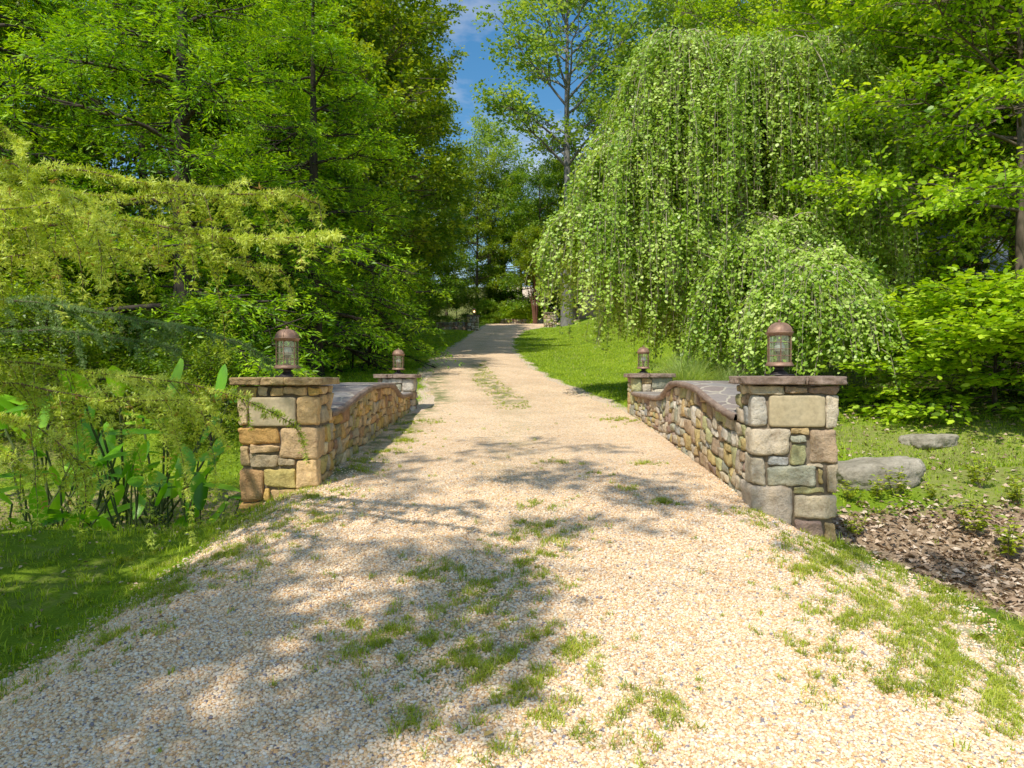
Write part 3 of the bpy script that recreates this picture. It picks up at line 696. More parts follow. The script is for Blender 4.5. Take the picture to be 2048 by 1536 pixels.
rng = np.random.default_rng(99)
def wood_row(spots, protos, name, label, group, s=(.85, 1.15)):
    for (x, y, p) in spots:
        tree(name, label, protos[p], x, y, rng.uniform(0, 6.28), rng.uniform(*s), group)
wood_row([(-6.6, 31, 1), (-7.2, 38, 1), (-7.6, 45, 1), (-7.8, 53, 1)], oaks, 'oak_tree', 'tall oak in the row along the left edge of the upper drive', 'oaks along the left edge of the upper drive', (.85, .95))
wood_row([(-11, 31, 2), (-14, 26, 1), (-16, 34, 0), (-20, 27, 2), (-19, 22, 1), (-24, 24, 0), (-14, 44, 0), (-19, 44, 2), (-26, 36, 1), (-30, 30, 0), (-14, 57, 2), (-21, 56, 0), (-32, 46, 2), (-10, 36, 2), (-15, 39, 2), (-27, 18, 2)],
         oaks, 'oak_tree', 'dark woodland tree crowding behind the cypresses', 'woodland trees behind the cypresses')
wood_row([(-9, 70, 2), (-4, 78, 1), (1, 80, 2), (6, 84, 0), (11, 78, 2), (-14, 80, 0), (16, 84, 1), (-20, 74, 2), (22, 78, 0), (-1, 92, 0), (7, 96, 1), (13, 95, 2), (-9, 94, 1), (3, 74, 2), (9, 88, 2)],
         oaks, 'woodland_tree', 'tree in the dim wood beyond the end of the drive', 'trees beyond the end of the drive', (.82, 1.0))
tree('tulip_tree', 'tall open tree with pale grey forked trunk rising against blue sky', tulips[0], 5.0, 62, .8, (1.25, 1.2, 1.1))
tree('tulip_tree', 'airy tree left of the sky gap, thin leaves at its top', tulips[1], -11.5, 47, 2.2, 1.0)
tree('tulip_tree', 'airy tree behind the top of the weeping tree', tulips[1], 13.5, 46, 4.2, 1.0)
tree('tulip_tree', 'airy tree at the left side of the forked one, crown open to the sky', tulips[1], -2.6, 80, 1.1, .92)
wood_row([(16, 52, 1), (21, 46, 0), (27, 52, 1), (12, 66, 1), (19, 66, 0)], tulips, 'tulip_tree', 'tall thin-leaved tree on the hill behind the maples', 'tall trees on the right hill', (.85, 1.05))
wood_row([(15, 30, 1), (19, 34, 2), (24, 31, 1), (28, 36, 0), (13, 37, 2), (21, 26, 0), (27, 25, 2), (17, 42, 1), (33, 30, 1)], oaks, 'oak_tree', 'shadowy oak on the slope behind the maples', 'oaks on the right slope', (.7, .9))
tree('maple_tree', 'bright maple overhanging the top right corner, nearest of its kind', maples[0], 11.0, 14.8, .9, 1.0)
tree('maple_tree', 'leafy maple filling the upper right edge behind the nearest one', maples[0], 13.6, 16.5, 2.9, 1.0)
tree('maple_tree', 'bright maple just right of the weeping tree', maples[1], 11.2, 19.5, 2.0, 1.0)
tree('maple_tree', 'maple at the right edge with a thick shaded trunk', maples[1], 14.6, 19.2, 3.2, 1.1)
wood_row([(13.5, 25, 1), (17.5, 24, 1), (18.5, 18.5, 0), (10.2, 27, 1), (22, 21, 1), (16.5, 21.5, 1), (20, 27, 1)], maples, 'maple_tree', 'slender maple among the lit trees on the right slope', 'slender maples on the right slope', (.9, 1.15))

# understory shrubs
def shrubs(spots, label, group, p=0):
    for (x, y, s) in spots:
        tree('understory_shrub', label, unders[(p + int(x * 7)) % 2], x, y, rng.uniform(0, 6.28), s, group, cat='shrub')
shrubs([(-7, 15.5, .6), (-9.5, 14, .62), (-12, 14.5, .8), (-8.5, 20, .7), (-12, 20, .8), (-15, 17, 1), (-18, 20, 1.1), (-10, 28, .9), (-14, 30, 1), (-18, 30, 1.1), (-12, 38, .9), (-9, 48, .8), (-22, 34, 1.2), (-6.0, 13.6, .42)],
       'leafy undergrowth shrub in the shade of the cypresses', 'undergrowth shrubs on the left')
shrubs([(-2.6, 77, .9), (0, 79, .8), (-6, 74, 1), (4.5, 78, .8), (8, 80, 1), (12, 76, 1.1), (-10, 72, 1.2), (-7.5, 62, .8), (-9, 66, 1)], 'bushy undergrowth beyond the low wall at the end of the drive', 'undergrowth beyond the drive')
shrubs([(12, 22, .3), (15.5, 25, .35), (10, 30, .6), (19, 29, .5), (14, 34, .6), (24, 28, .6), (9, 36, .8), (18.5, 22, .3)], 'low woodland shrub on the slope among the maples', 'undergrowth shrubs on the right slope')

# big-leaved shrub right of the bridge
sh = make_tree(81, 3.1, .15, 2.5, 34, 'round', (-2, 62), 11, 6, 14, .13, .085, .22, .05, 'maple', B_dark, twl=.55, width=.28, thick=.06, hexl=True, drop=.18)
tree('spreading_shrub', 'wide arching shrub with big bright leaves above the rocks', sh, 8.7, 12.3, .5, (1.05, 1.0, .62), cat='shrub')
tree('spreading_shrub', 'smaller broad-leaved shrub behind the arching one, right edge', sh, 11.4, 14.4, 2.5, (.7, .7, .5), cat='shrub')

# --- weeping tree
def weeping():
    rng = np.random.default_rng(7)
    bx, by = 5.7, 17.0; z0 = float(H(bx, by))
    root = empty('weeping_tree', 'weeping tree with curtains of small round leaves beside the right parapet', 'tree', (bx, by, z0))
    wood = Acc(); P_, D_, N_, S_, T_ = [], [], [], [], []
    zc = CAMZ - z0
    # trunk and forks
    tk = np.array([[0, 0, -.1], [.05, 0, 1.5], [.25, -.1, 3.0], [.5, 0, 4.6], [.3, .1, 6.3], [.2, 0, 7.6]]); tube(wood, tk, [.26, .2, .17, .13, .09, .05], 9)
    for e in ([-1.7, .2, 7.3], [-.9, -1.4, 6.6], [1.7, -.4, 7.2], [-2.4, -.6, 5.4], [1.2, -1.5, 5.2], [-3.0, -.8, 3.6]):
        s = np.array([.2, 0, 2.4]); e = np.array(e); m = np.linspace(0, 1, 7)[:, None]
        tube(wood, s + (e - s) * m + np.sin(m * PI) * np.array([0, 0, .5]), .1 * (1 - m[:, 0] * .75), 6)
    lobes = [  # centre x,y (world), radius x, radius y, top z(rel cam), edge drop, hang lengths, n arches, power
        (3.95, 16.6, 1.75, 1.9, 8.0, 2.6, (1.8, 4.0), 30), (7.4, 16.8, 1.8, 1.9, 8.0, 2.4, (2.2, 4.8), 32), (5.7, 16.4, 2.0, 2.2, 7.7, 1.6, (2.0, 4.2), 30), (5.8, 17.5, 2.6, 2.0, 8.1, 2.2, (1.5, 3.5), 22),
        (2.9, 16.4, 1.7, 1.7, 5.7, 2.0, (1.2, 3.2), 28), (1.95, 16.2, 1.25, 1.3, 3.8, 1.4, (.8, 1.7), 26), (3.3, 15.6, 1.4, 1.4, 3.7, 1.3, (1.0, 2.3), 24),
        (5.25, 14.7, 1.25, 1.1, 2.75, 1.3, (.9, 1.8), 24), (6.0, 15.3, 1.7, 1.1, 3.4, 1.3, (1.0, 2.4), 26), (4.2, 15.9, 1.5, 1.0, 3.6, 1.2, (1.0, 2.3), 22), (8.0, 16.2, 1.0, 1.4, 5.6, 2.0, (1.5, 4.0), 18), (4.9, 15.9, 1.7, 1.2, 2.9, 1.3, (.9, 1.8), 34), (5.9, 13.7, 1.4, 1.4, 2.05, 1.0, (.7, 1.5), 26), (6.5, 14.3, 1.2, 1.2, 2.5, 1.3, (.9, 2.0), 24), (3.5, 16.0, 1.3, 1.0, 2.6, 1.0, (.7, 1.5), 20), (6.6, 13.1, .8, .8, 1.3, .9, (.4, 1.0), 12)]
    for (cx, cy, rx, ry, tz, ed, hl, na) in lobes:
        c = np.array([cx - bx, cy - by, tz + zc])
        for k in range(na):
            az = rng.uniform(0, 2 * PI); q = rng.uniform(.45, 1.08); m = np.linspace(0, 1, 9)
            ax_, ay_ = math.cos(az) * rx * q, math.sin(az) * ry * q; st = rng.uniform(.0, .25)
            arc = np.stack([c[0] + ax_ * (st + (1 - st) * m), c[1] + ay_ * (st + (1 - st) * m), c[2] + rng.normal(0, .1) - .25 + .25 * np.sin(m * PI * .9) - ed * (m * q) ** 2.3 ], -1)
            arc += np.cumsum(rng.normal(0, .03, arc.shape), 0)
            tube(wood, arc, .017 * (1 - m * .75) + .002, 4)
            ns = int(13 + 7 * rx * q)
            for s in range(ns):
                t = rng.uniform(.1, 1); p = np.array([np.interp(t, m, arc[:, i]) for i in range(3)]) + rng.normal(0, .10, 3) * np.array([1, 1, .3])
                ln = rng.uniform(*hl) * (.6 + .4 * t); out = np.array([math.cos(az), math.sin(az), 0])
                side = rng.normal(0, .35, 2); kk = 7; v = np.linspace(0, 1, kk)
                w = np.stack([p[0] + (out[0] * .28 + side[0] * .5) * np.sqrt(v) * min(1, ln), p[1] + (out[1] * .28 + side[1] * .5) * np.sqrt(v) * min(1, ln), p[2] + .10 * np.sin(v * PI) * (1 - v) - ln * v ** 1.25], -1)
                if w[-1, 2] + z0 < CAMZ - .35: ln *= .6; w[:, 2] = p[2] - (p[2] - w[:, 2]) * .6
                S_.append(w)
                nl = int(ln * 31) + 4; vv = rng.random(nl) ** .9
                lp = np.stack([np.interp(vv, v, w[:, i]) for i in range(3)], -1) + rng.normal(0, .055, (nl, 3))
                P_.append(lp); T_.append(np.full(nl, rng.random())); a2 = rng.uniform(0, 2 * PI, nl)
                D_.append(np.stack([np.cos(a2) * .7 + out[0] * .4, np.sin(a2) * .7 + out[1] * .4, -rng.uniform(.3, 1.3, nl)], -1))
                N_.append(np.stack([np.cos(a2), np.sin(a2), np.full(nl, .7)], -1) * .8 + out * .6 + rng.normal(0, .4, (nl, 3)))
    for w in S_: pass
    S = np.array(S_)
    # hanging twigs as fine three-sided strands
    for a in range(0, 6, 2): tubes_many(wood, S[:, a], S[:, a + 2], .006, .004, n=3, k=2)
    P = np.concatenate(P_); D = np.concatenate(D_); N = np.concatenate(N_); n = len(P)
    l = rng.uniform(.042, .098, n); V, Fc = leaf_hex(P, D, N, l, l * .92)
    link('trunk', wood.mesh('trunk', bark('weeping_bark', (.20, .17, .10), (.48, .42, .28), 12), True), root)
    tone = np.concatenate(T_) * .5 + rng.random(n) * .5
    link('crown', make_mesh('crown', V, Fc, G_['katsura'], False, rnd=tone), root)
    print('weeping leaves', n)
weeping()

# --- cedar with drooping boughs, left foreground
def cedar_boughs(rng, paths, mat_needle, wood, tl=(.3, 1.0), dens=1.0, nl=.040, hang=1.0, off=np.zeros(3), nw=.0065):
    """needle tufts on plume-shaped branchlets, along boughs given as world polylines"""
    TP, TD, TR = [], [], []
    def tufts(a, b, sp, tone):
        l = np.linalg.norm(b - a); nt = max(2, int(l / sp)); v = np.linspace(.2, 1, nt)[:, None]
        TP.append(a + (b - a) * v + rng.normal(0, .004, (nt, 3))); TD.append(np.repeat(norm(b - a)[None], nt, 0)); TR.append(np.full(nt, tone))
    for (pts, r0, tls) in paths:
        pts = np.asarray(pts, float); seg = np.linalg.norm(np.diff(pts, axis=0), axis=1); cum = np.concatenate([[0], np.cumsum(seg)]); Ltot = cum[-1]
        m = np.linspace(0, Ltot, 22); pl = np.stack([np.interp(m, cum, pts[:, i]) for i in range(3)], -1)
        for _ in range(3): pl[1:-1] = (pl[:-2] + pl[2:] + 2 * pl[1:-1]) / 4
        pl[2:-1] += rng.normal(0, .018, pl[2:-1].shape)
        tube(wood, pl - off, r0 * .6 * (1 - .9 * m / Ltot) + .002, 6)
        for q in range(2, 21):
            for _ in range(3): jj = rng.normal(0, .012, 3); tufts(pl[q] + jj, pl[q + 1] + jj, .03, rng.uniform(.3, 1))
        nb = int(Ltot / .075 * dens)
        for b in range(nb):
            s = min(1, (b + rng.random() * 1.6) / nb); p = np.array([np.interp(s * Ltot, m, pl[:, i]) for i in range(3)])
            d = norm(np.array([np.interp(min(s * Ltot + .1, Ltot), m, pl[:, i]) - np.interp(max(0, s * Ltot - .1), m, pl[:, i]) for i in range(3)]))
            sd = norm(np.cross(d, UP)) * (1 if rng.random() < .5 else -1)
            up_ = rng.random() < .33
            dir0 = norm(d * rng.uniform(.5, 1.6) + sd * rng.uniform(.1, 1.0) + UP * (rng.uniform(.0, .5) if up_ else rng.uniform(-.4, .15)))
            ln = (tl[0] + (tl[1] - tl[0]) * rng.random() ** 1.9) * (1.05 - .6 * s ** 2) * (.55 + .75 * (math.sin(s * 17 + r0 * 900) > -.2)) * tls * (.6 if up_ else 1)
            hg = (rng.uniform(.1, .4) if up_ else rng.uniform(.35, 1.7)) * hang; k = 14; v = np.linspace(0, 1, k)[:, None]
            q = p + dir0 * ln * v * (1 - .5 * v * min(hg, 1)) - UP * ln * hg * .75 * v ** 1.5
            q[1:] += np.cumsum(rng.normal(0, .006 * ln, (k - 1, 3)), 0)
            tube(wood, q - off, .0042 * (1 - .6 * v[:, 0]), 3)
            tone = .15 + .35 * rng.random() + (.4 if up_ else 0) + .1 * s
            side = norm(np.cross(q[-1] - q[0], UP + rng.normal(0, .3, 3)))
            n2 = max(5, int(ln / .034))
            for z in range(n2):
                vv = .08 + .92 * z / n2; pp = np.array([np.interp(vv, v[:, 0], q[:, i]) for i in range(3)])
                i0 = min(k - 2, int(vv * (k - 1))); dd = norm(q[i0 + 1] - q[i0])
                l2 = (.035 + .24 * ln * (1 - vv) ** .8 * min(1, vv * 4)) * rng.uniform(.5, 1.25)
                td = norm(dd * rng.uniform(.5, 1.1) + side * (1 if z % 2 else -1) * rng.uniform(.35, 1) + rng.normal(0, .3, 3) - UP * .25 * hg)
                e = pp + td * l2; tufts(pp, e, .030, np.clip(tone + .25 * vv + rng.normal(0, .08), 0, 1))
            tufts(q[-2], q[-1], .02, min(1, tone + .3))
    P = np.concatenate(TP); D = np.concatenate(TD); T_ = np.concatenate(TR); nn = 10; M = len(P)
    R = norm(rng.normal(0, 1, (M, nn, 3))); R = norm(R - (R * D[:, None]).sum(-1, keepdims=True) * D[:, None])
    nd = norm(R + D[:, None] * rng.uniform(.2, 1.0, (M, nn, 1)))
    PP = np.repeat(P, nn, 0); nd = nd.reshape(-1, 3)
    L = nl * rng.uniform(.7, 1.25, len(PP)); V, Fc = leaf_quads(PP - off, nd, norm(rng.normal(0, 1, (len(PP), 3))), L, nw, 0, .4)
    r = np.clip(np.repeat(T_, nn) * .93 + rng.normal(0, .08, M * nn), 0, .94); odd = np.repeat(rng.random(M) < .025, nn); r[odd] = .99
    return V, Fc, r
def cedar():
    rng = np.random.default_rng(17); bx, by = -7.0, 4.6; z0 = float(H(bx, by)); off = np.array([bx, by, z0])
    root = empty('cedar_tree', 'cedar reaching in from the left with drooping yellow-green boughs', 'tree', tuple(off))
    wood = Acc(); tube(wood, [(0, 0, -.2), (.05, 0, 3), (0, .1, 7), (.1, 0, 11.5)], [.32, .26, .17, .04], 10)
    T = lambda h: off + np.array([0, 0, h])
    S = lambda *a: [spot(*q) for q in a]
    paths = [([T(3.3)] + S((-80, 385, 5.6), (120, 385, 5.4), (330, 392, 5.2), (500, 388, 5.0), (610, 372, 4.9), (640, 410, 4.8)), .035, 1.0),
             ([T(3.6)] + S((-60, 330, 5.1), (100, 335, 5.0), (240, 345, 4.9), (380, 385, 4.9), (470, 400, 4.8)), .025, .75),
             ([T(2.9)] + S((-60, 470, 5.2), (150, 440, 5.0), (330, 455, 4.9), (500, 490, 4.75), (600, 478, 4.6), (676, 470, 4.5)), .03, .75),
             ([T(2.9)] + S((-60, 450, 4.6), (80, 415, 4.4), (190, 370, 4.3), (215, 400, 4.1), (205, 520, 4.05)), .018, .6),
             ([T(2.7)] + S((-60, 520, 5.6), (180, 500, 5.6), (340, 500, 5.5), (450, 525, 5.4), (560, 540, 5.3)), .025, .7),
             ([T(3.0)] + S((-60, 400, 4.9), (40, 400, 4.8), (130, 430, 4.7)), .02, 1.0),
             ([T(1.9)] + S((-60, 700, 6.3), (120, 745, 6.2), (260, 750, 6.1), (380, 750, 6.1), (470, 790, 6.2), (540, 822, 6.3), (590, 850, 6.3)), .03, 1.25),
             ([T(1.8)] + S((-60, 740, 5.6), (100, 790, 5.6), (250, 800, 5.6), (380, 805, 5.7), (440, 800, 5.8)), .028, .9),
             ([T(1.5)] + S((-60, 820, 4.8), (40, 838, 4.7), (110, 860, 4.6), (165, 915, 4.5), (180, 960, 4.5)), .02, .8),
             ([T(4.4)] + S((-120, 200, 5.8), (-20, 230, 5.6), (20, 265, 5.5), (50, 320, 5.4)), .02, .45),
             ([T(1.3)] + S((-90, 860, 5.4), (0, 900, 5.2), (60, 950, 5.1)), .02, .6)]
    V, Fc, r = cedar_boughs(rng, paths, None, wood, off=off)
    print('needles', len(Fc))
    link('boughs', make_mesh('boughs', V, Fc, G_['cedar'], False, rnd=r), root)
    # the body of the crown, beyond the left edge of the view: coarser sprays of the same needles
    A_, B_ = [], []
    for i in range(64):
        h = 2.2 + 9 * (i + rng.random()) / 64; az = i * 2.4; ln = 4.6 * (1 - (h - 2) / 10.5) ** .7 * rng.uniform(.75, 1.15)
        d = np.array([math.cos(az), math.sin(az), .05]); p0 = np.array([0, 0, h]); m = np.linspace(0, 1, 8)[:, None]
        pl = p0 + d * ln * m - UP * .2 * ln * m ** 2
        if (pl[-1] + off)[0] > -.80 * (pl[-1] + off)[1] - .6 and (pl[-1] + off)[1] > -1 : 
            m = m * .55; pl = p0 + d * ln * m - UP * .2 * ln * m ** 2
        tube(wood, pl, .05 * (1 - m[:, 0] * .9) * (1 - h / 14), 5)
        for t in rng.uniform(.2, 1, 26):
            p = np.array([np.interp(t * 7, np.arange(8), pl[:, c]) for c in range(3)]); e = p + norm(d + rng.normal(0, .8, 3) * [1, 1, .2]) * rng.uniform(.4, .9)
            w = e + off
            if w[1] > 0 and w[0] > -.78 * w[1] - .35: continue
            hh = (w[2] - CAMZ - .6) / math.tan(SUN_EL); lx, ly = w[0] - SUN_D[0] * hh, w[1] - SUN_D[1] * hh
            if -6 < lx < -.8 and 3.2 < ly < 6.8 and rng.random() < .93: continue
            h2 = (w[2] - 1.1) / math.tan(SUN_EL); lx, ly = w[0] - SUN_D[0] * h2, w[1] - SUN_D[1] * h2
            if -3.2 < lx < -1.8 and 6.6 < ly < 8.2 and rng.random() < .8: continue      # crown sprays left out to let sun onto the boughs and left pier
            A_.append(p); B_.append(e)
    V, Fc, r = spray(rng, np.array(A_), np.array(B_), 44, .2, .05, .10, .016, .25, .6)
    link('crown', make_mesh('crown', V, Fc, G_['cedar'], False, rnd=r), root)
    link('trunk', wood.mesh('trunk', bark('cedar_bark', (.07, .045, .025), (.20, .13, .07), 12), True), root)
    # blue-green cedar further back
    wood2 = Acc(); ox = np.array([-9.5, 9.6, float(H(-9.5, 9.6))]); root2 = empty('blue_cedar', 'blue-green cedar whose low bough reaches toward the left near lantern', 'tree', tuple(ox))
    tube(wood2, [(0, 0, -.2), (0, 0, 2.4), (.1, 0, 4.6)], [.2, .12, .03], 8)
    T2 = lambda h: ox + np.array([0, 0, h])
    p2 = [([T2(3.2)] + S((60, 600, 10), (220, 630, 9.6), (340, 650, 9.3), (440, 672, 9.0), (520, 705, 8.8), (560, 738, 8.7)), .03, .85),
          ([T2(2.6)] + S((60, 660, 9.8), (220, 670, 9.4), (360, 700, 9.1)), .03, .7)]
    V, Fc, r = cedar_boughs(rng, p2, None, wood2, tl=(.2, .95), nl=.05, off=ox, dens=.5, nw=.008)
    link('boughs', make_mesh('boughs', V, Fc, G_['bluecedar'], False, rnd=r), root2); link('trunk', wood2.mesh('trunk', B_brown, True), root2)
cedar()

# two trees standing beside and behind the viewer's left shoulder; their open crowns dapple the gravel
def gappy(ox, oy, zz):
    """leaf sprays missing where the photo's sunlit places are: the cedar boughs, the left pier, the right half of the near drive"""
    def f(P, rg):
        w = P + np.array([ox, oy, zz]); tn = math.tan(SUN_EL)
        def land(z): h = (w[:, 2] - z) / tn; return w[:, 0] - SUN_D[0] * h, w[:, 1] - SUN_D[1] * h
        k = np.ones(len(P), bool); u = rg.random(len(P))
        x, y = land(CAMZ + .9); k &= ~((x > -4.6) & (x < -.7) & (y > 3.9) & (y < 6.3) & (u < .93))
        x, y = land(CAMZ + .9); k &= ~((x > 1.8) & (x < 3.6) & (y > 5.9) & (y < 7.4))
        x, y = land(1.2); k &= ~((x > -3.2) & (x < -1.8) & (y > 6.6) & (y < 8.2) & (u < .93))
        x, y = land(.2); k &= ~((x > .1) & (y < 6.0) & (u < .95)); k &= ~((y > 8.6) & (u < .6)); k &= ~((np.sin(x * 2.1 + y) + np.sin(y * 3.1 - x) > .5) & (y > 4.4))
        return k
    return f
sm = make_tree(91, 12, 4.5, 4.6, 26, 'round', (5, 60), 10, 5, 20, .16, .11, .15, .22, 'oak', B_dark, twl=.8, width=.4, thick=.1, keep=gappy(-7.5, -2.6, float(H(-7.5, -2.6))))
tree('shade_tree', 'open-crowned tree behind the viewpoint that dapples the near gravel', sm, -7.5, -2.6, 0, 1.0)
sm2 = make_tree(92, 12, 7.2, 4.6, 18, 'round', (-5, 50), 9, 5, 19, .16, .11, .15, .1, 'oak', B_dark, twl=.8, width=.35, thick=.08, keep=gappy(-4.9, .6, float(H(-4.9, .6))))
tree('shade_tree', 'tall open tree left of the viewpoint whose high limbs streak the bridge with shade', sm2, -4.9, .6, 0, 1.0)

# ------------------------------------------------------------------ plume grass, broad-leaved plants, rocks
def blades_mesh(name, P, h, w, lean, mat, rng, k=4, fold=.0):
    """arching tapered blades, k segments: P (N,3)"""
    n = len(P); az = rng.uniform(0, 2 * PI, n); D = np.stack([np.cos(az), np.sin(az), np.zeros(n)], -1); S = np.stack([-np.sin(az), np.cos(az), np.zeros(n)], -1)
    h = np.broadcast_to(h, (n,)); w = np.broadcast_to(w, (n,)); lean = np.broadcast_to(lean, (n,)); t = np.linspace(0, 1, k + 1)
    prof = np.array([1, 1, .85, .55, .06])[:k + 1] if k == 4 else np.linspace(1, .05, k + 1)
    ctr = P[:, None] + D[:, None] * (lean * h)[:, None, None] * (t ** 1.9)[None, :, None] + UP * (h[:, None] * (t - .42 * lean[:, None] * t ** 2.6))[..., None]
    V = np.stack([ctr - S[:, None] * (w[:, None] * prof / 2)[..., None], ctr + S[:, None] * (w[:, None] * prof / 2)[..., None]], 2).reshape(-1, 3)
    b = (np.arange(n) * (k + 1) * 2)[:, None]; i = (np.arange(k) * 2)[None]
    Fc = np.stack([b + i, b + i + 1, b + i + 3, b + i + 2], -1).reshape(-1, 4)
    return make_mesh(name, V, Fc, mat, False, rnd=np.repeat(rng.random(n), k))
def plume(label, x, y, s, n=900):
    rg = np.random.default_rng(int(x * 100)); P = np.stack([rg.normal(0, .13, n), rg.normal(0, .13, n), np.full(n, -.05)], -1)
    root = empty('plume_grass', label, 'ornamental grass', (x, y, float(H(x, y)))); link('blades', blades_mesh('blades', P, rg.uniform(.7, 1.25, n) * s, .011, rg.uniform(.2, 1.05, n), G_['plume'], rg), root)
plume('fountain of arching plume grass behind the right far pier', 3.7, 14.5, 1.3, 2000)
plume('second smaller tuft of plume grass next to the large clump', 4.6, 14.2, 1.05, 1000)

def paddle(rg, n, hs, ls, ws):
    """a clump of upright paddle leaves on stalks"""
    st = Acc(); V_, F_, r_ = [], [], []; nv = 0
    for i in range(n):
        az = rg.uniform(0, 2 * PI); ln = rg.uniform(.05, .75); hh = rg.uniform(*hs) * rg.choice([1, 1, .45]); D = np.array([math.cos(az), math.sin(az), 0])
        base = np.array([rg.normal(0, .06), rg.normal(0, .06), -.05]); top = base + D * ln * hh + UP * hh
        m = np.linspace(0, 1, 5)[:, None]; tube(st, base + (top - base) * m + D * .06 * np.sin(m * PI), .009, 5)
        L = rg.uniform(*ls); W = L * rg.uniform(*ws); S = norm(np.cross(UP, D) + rg.normal(0, .3, 3)); ld = norm(UP * rg.uniform(-.1, 1.5) + D * rg.uniform(.1, 1.1))
        kk = 7; t = np.linspace(0, 1, kk); wd = np.sin(PI * np.clip(t * .93 + .07, 0, 1)) ** .7 * W / 2; wd[-1] = .002
        up = np.cross(S, ld); ctr = top + ld * (L * t)[:, None] - UP * (L * .22 * t ** 2.4)[:, None]
        rows = np.stack([ctr - S * wd[:, None] + up * (wd * .35)[:, None], ctr, ctr + S * wd[:, None] + up * (wd * .35)[:, None]], 1)
        V_.append(rows.reshape(-1, 3)); q = np.arange(kk - 1)[:, None] * 3 + np.arange(2)[None]
        F_.append(np.stack([q, q + 1, q + 4, q + 3], -1).reshape(-1, 4) + nv); nv += kk * 3; r_.append(np.full((kk - 1) * 2, rg.random()))
    return st, np.concatenate(V_), np.concatenate(F_), np.concatenate(r_)
M_stalk = flat_rock('plant_stalk', (.05, .07, .02), (.11, .15, .04), 8, .002)
rgp = np.random.default_rng(3); PADS = []
for q in range(3):
    st, V, Fc, r = paddle(rgp, (12, 10, 13)[q], (.45, 1.1), (.30, .58), (.26, .46)); PADS.append((st.mesh('stalks', M_stalk, True), make_mesh('leaves', V, Fc, G_['bigleaf'], True, rnd=r)))
def pad(x, y, q, rz, s, label, group=None):
    root = empty('paddle_plant', label, 'water plant', (x, y, float(H(x, y))), rz, group); root.scale = (s, s, s); link('stalks', PADS[q][0], root); link('leaves', PADS[q][1], root)
gp = 'broad paddle-leaved plants in the stream bed'
for (px, d, q, s, lab) in [(40, 8.9, 0, 1.6, 'paddle-leaved plant at the left edge under the cedar'), (110, 8.2, 1, 1.3, 'tall paddle-leaved plant second from the left edge'), (200, 8.9, 2, 1.3, 'paddle-leaved plant with bright blades rising left of the bough'),
                           (262, 8.0, 0, 1.1, 'paddle-leaved plant with round yellow-lit leaves below the bough'), (345, 8.7, 1, 1.3, 'paddle-leaved plant with one tall pointed leaf near the pier'), (400, 8.1, 2, .9, 'low paddle-leaved plant nearest the left near pier'), (150, 9.6, 1, 1.9, 'paddle-leaved plant at the back of the stream bed'), (300, 9.9, 0, 1.9, 'paddle-leaved plant behind the tall pointed leaf')]:
    pad((px - 1024) / F * d, d, q, px * .7, s, lab, gp)

def rock(name, label, x, y, sx, sy, sz, seed, rz=0, dz=0, cat='boulder'):
    rg = np.random.default_rng(seed); V, Fc = cube_grid(24); kk = 4.5; m = np.max(np.abs(V), 1); L = (np.abs(V) ** kk).sum(1) ** (1 / kk); Q = V * (m / L)[:, None]
    sd = rg.uniform(0, 100, 3); d = np.array([mnoise.fractal(Vector(p * .9 * np.array([1, 1, .35]) + sd), 1, 2, 5) for p in Q]); P = Q * (1 + np.round(d * 4) / 4 * .10 + d * .12)[:, None] * np.array([sx, sy, sz])
    o = link(name, make_mesh(name, P, Fc, M_boulder, False)); o.location = (x, y, float(H(x, y)) + dz); o.rotation_euler = (rg.uniform(-.1, .1), rg.uniform(-.1, .1), rz); tag(o, label, cat)
rock('boulder', 'large flat grey boulder against the right near pier', 4.75, 9.0, .60, .40, .20, 5, .1, .10)
rock('boulder', 'low tan rock higher on the bank behind the grey boulder', 6.55, 10.7, .36, .3, .12, 2, .3, .02)
rock('boulder', 'small pale stone on the bank between the two rocks', 5.15, 9.75, .11, .09, .05, 4, .3, .01, 'stone')

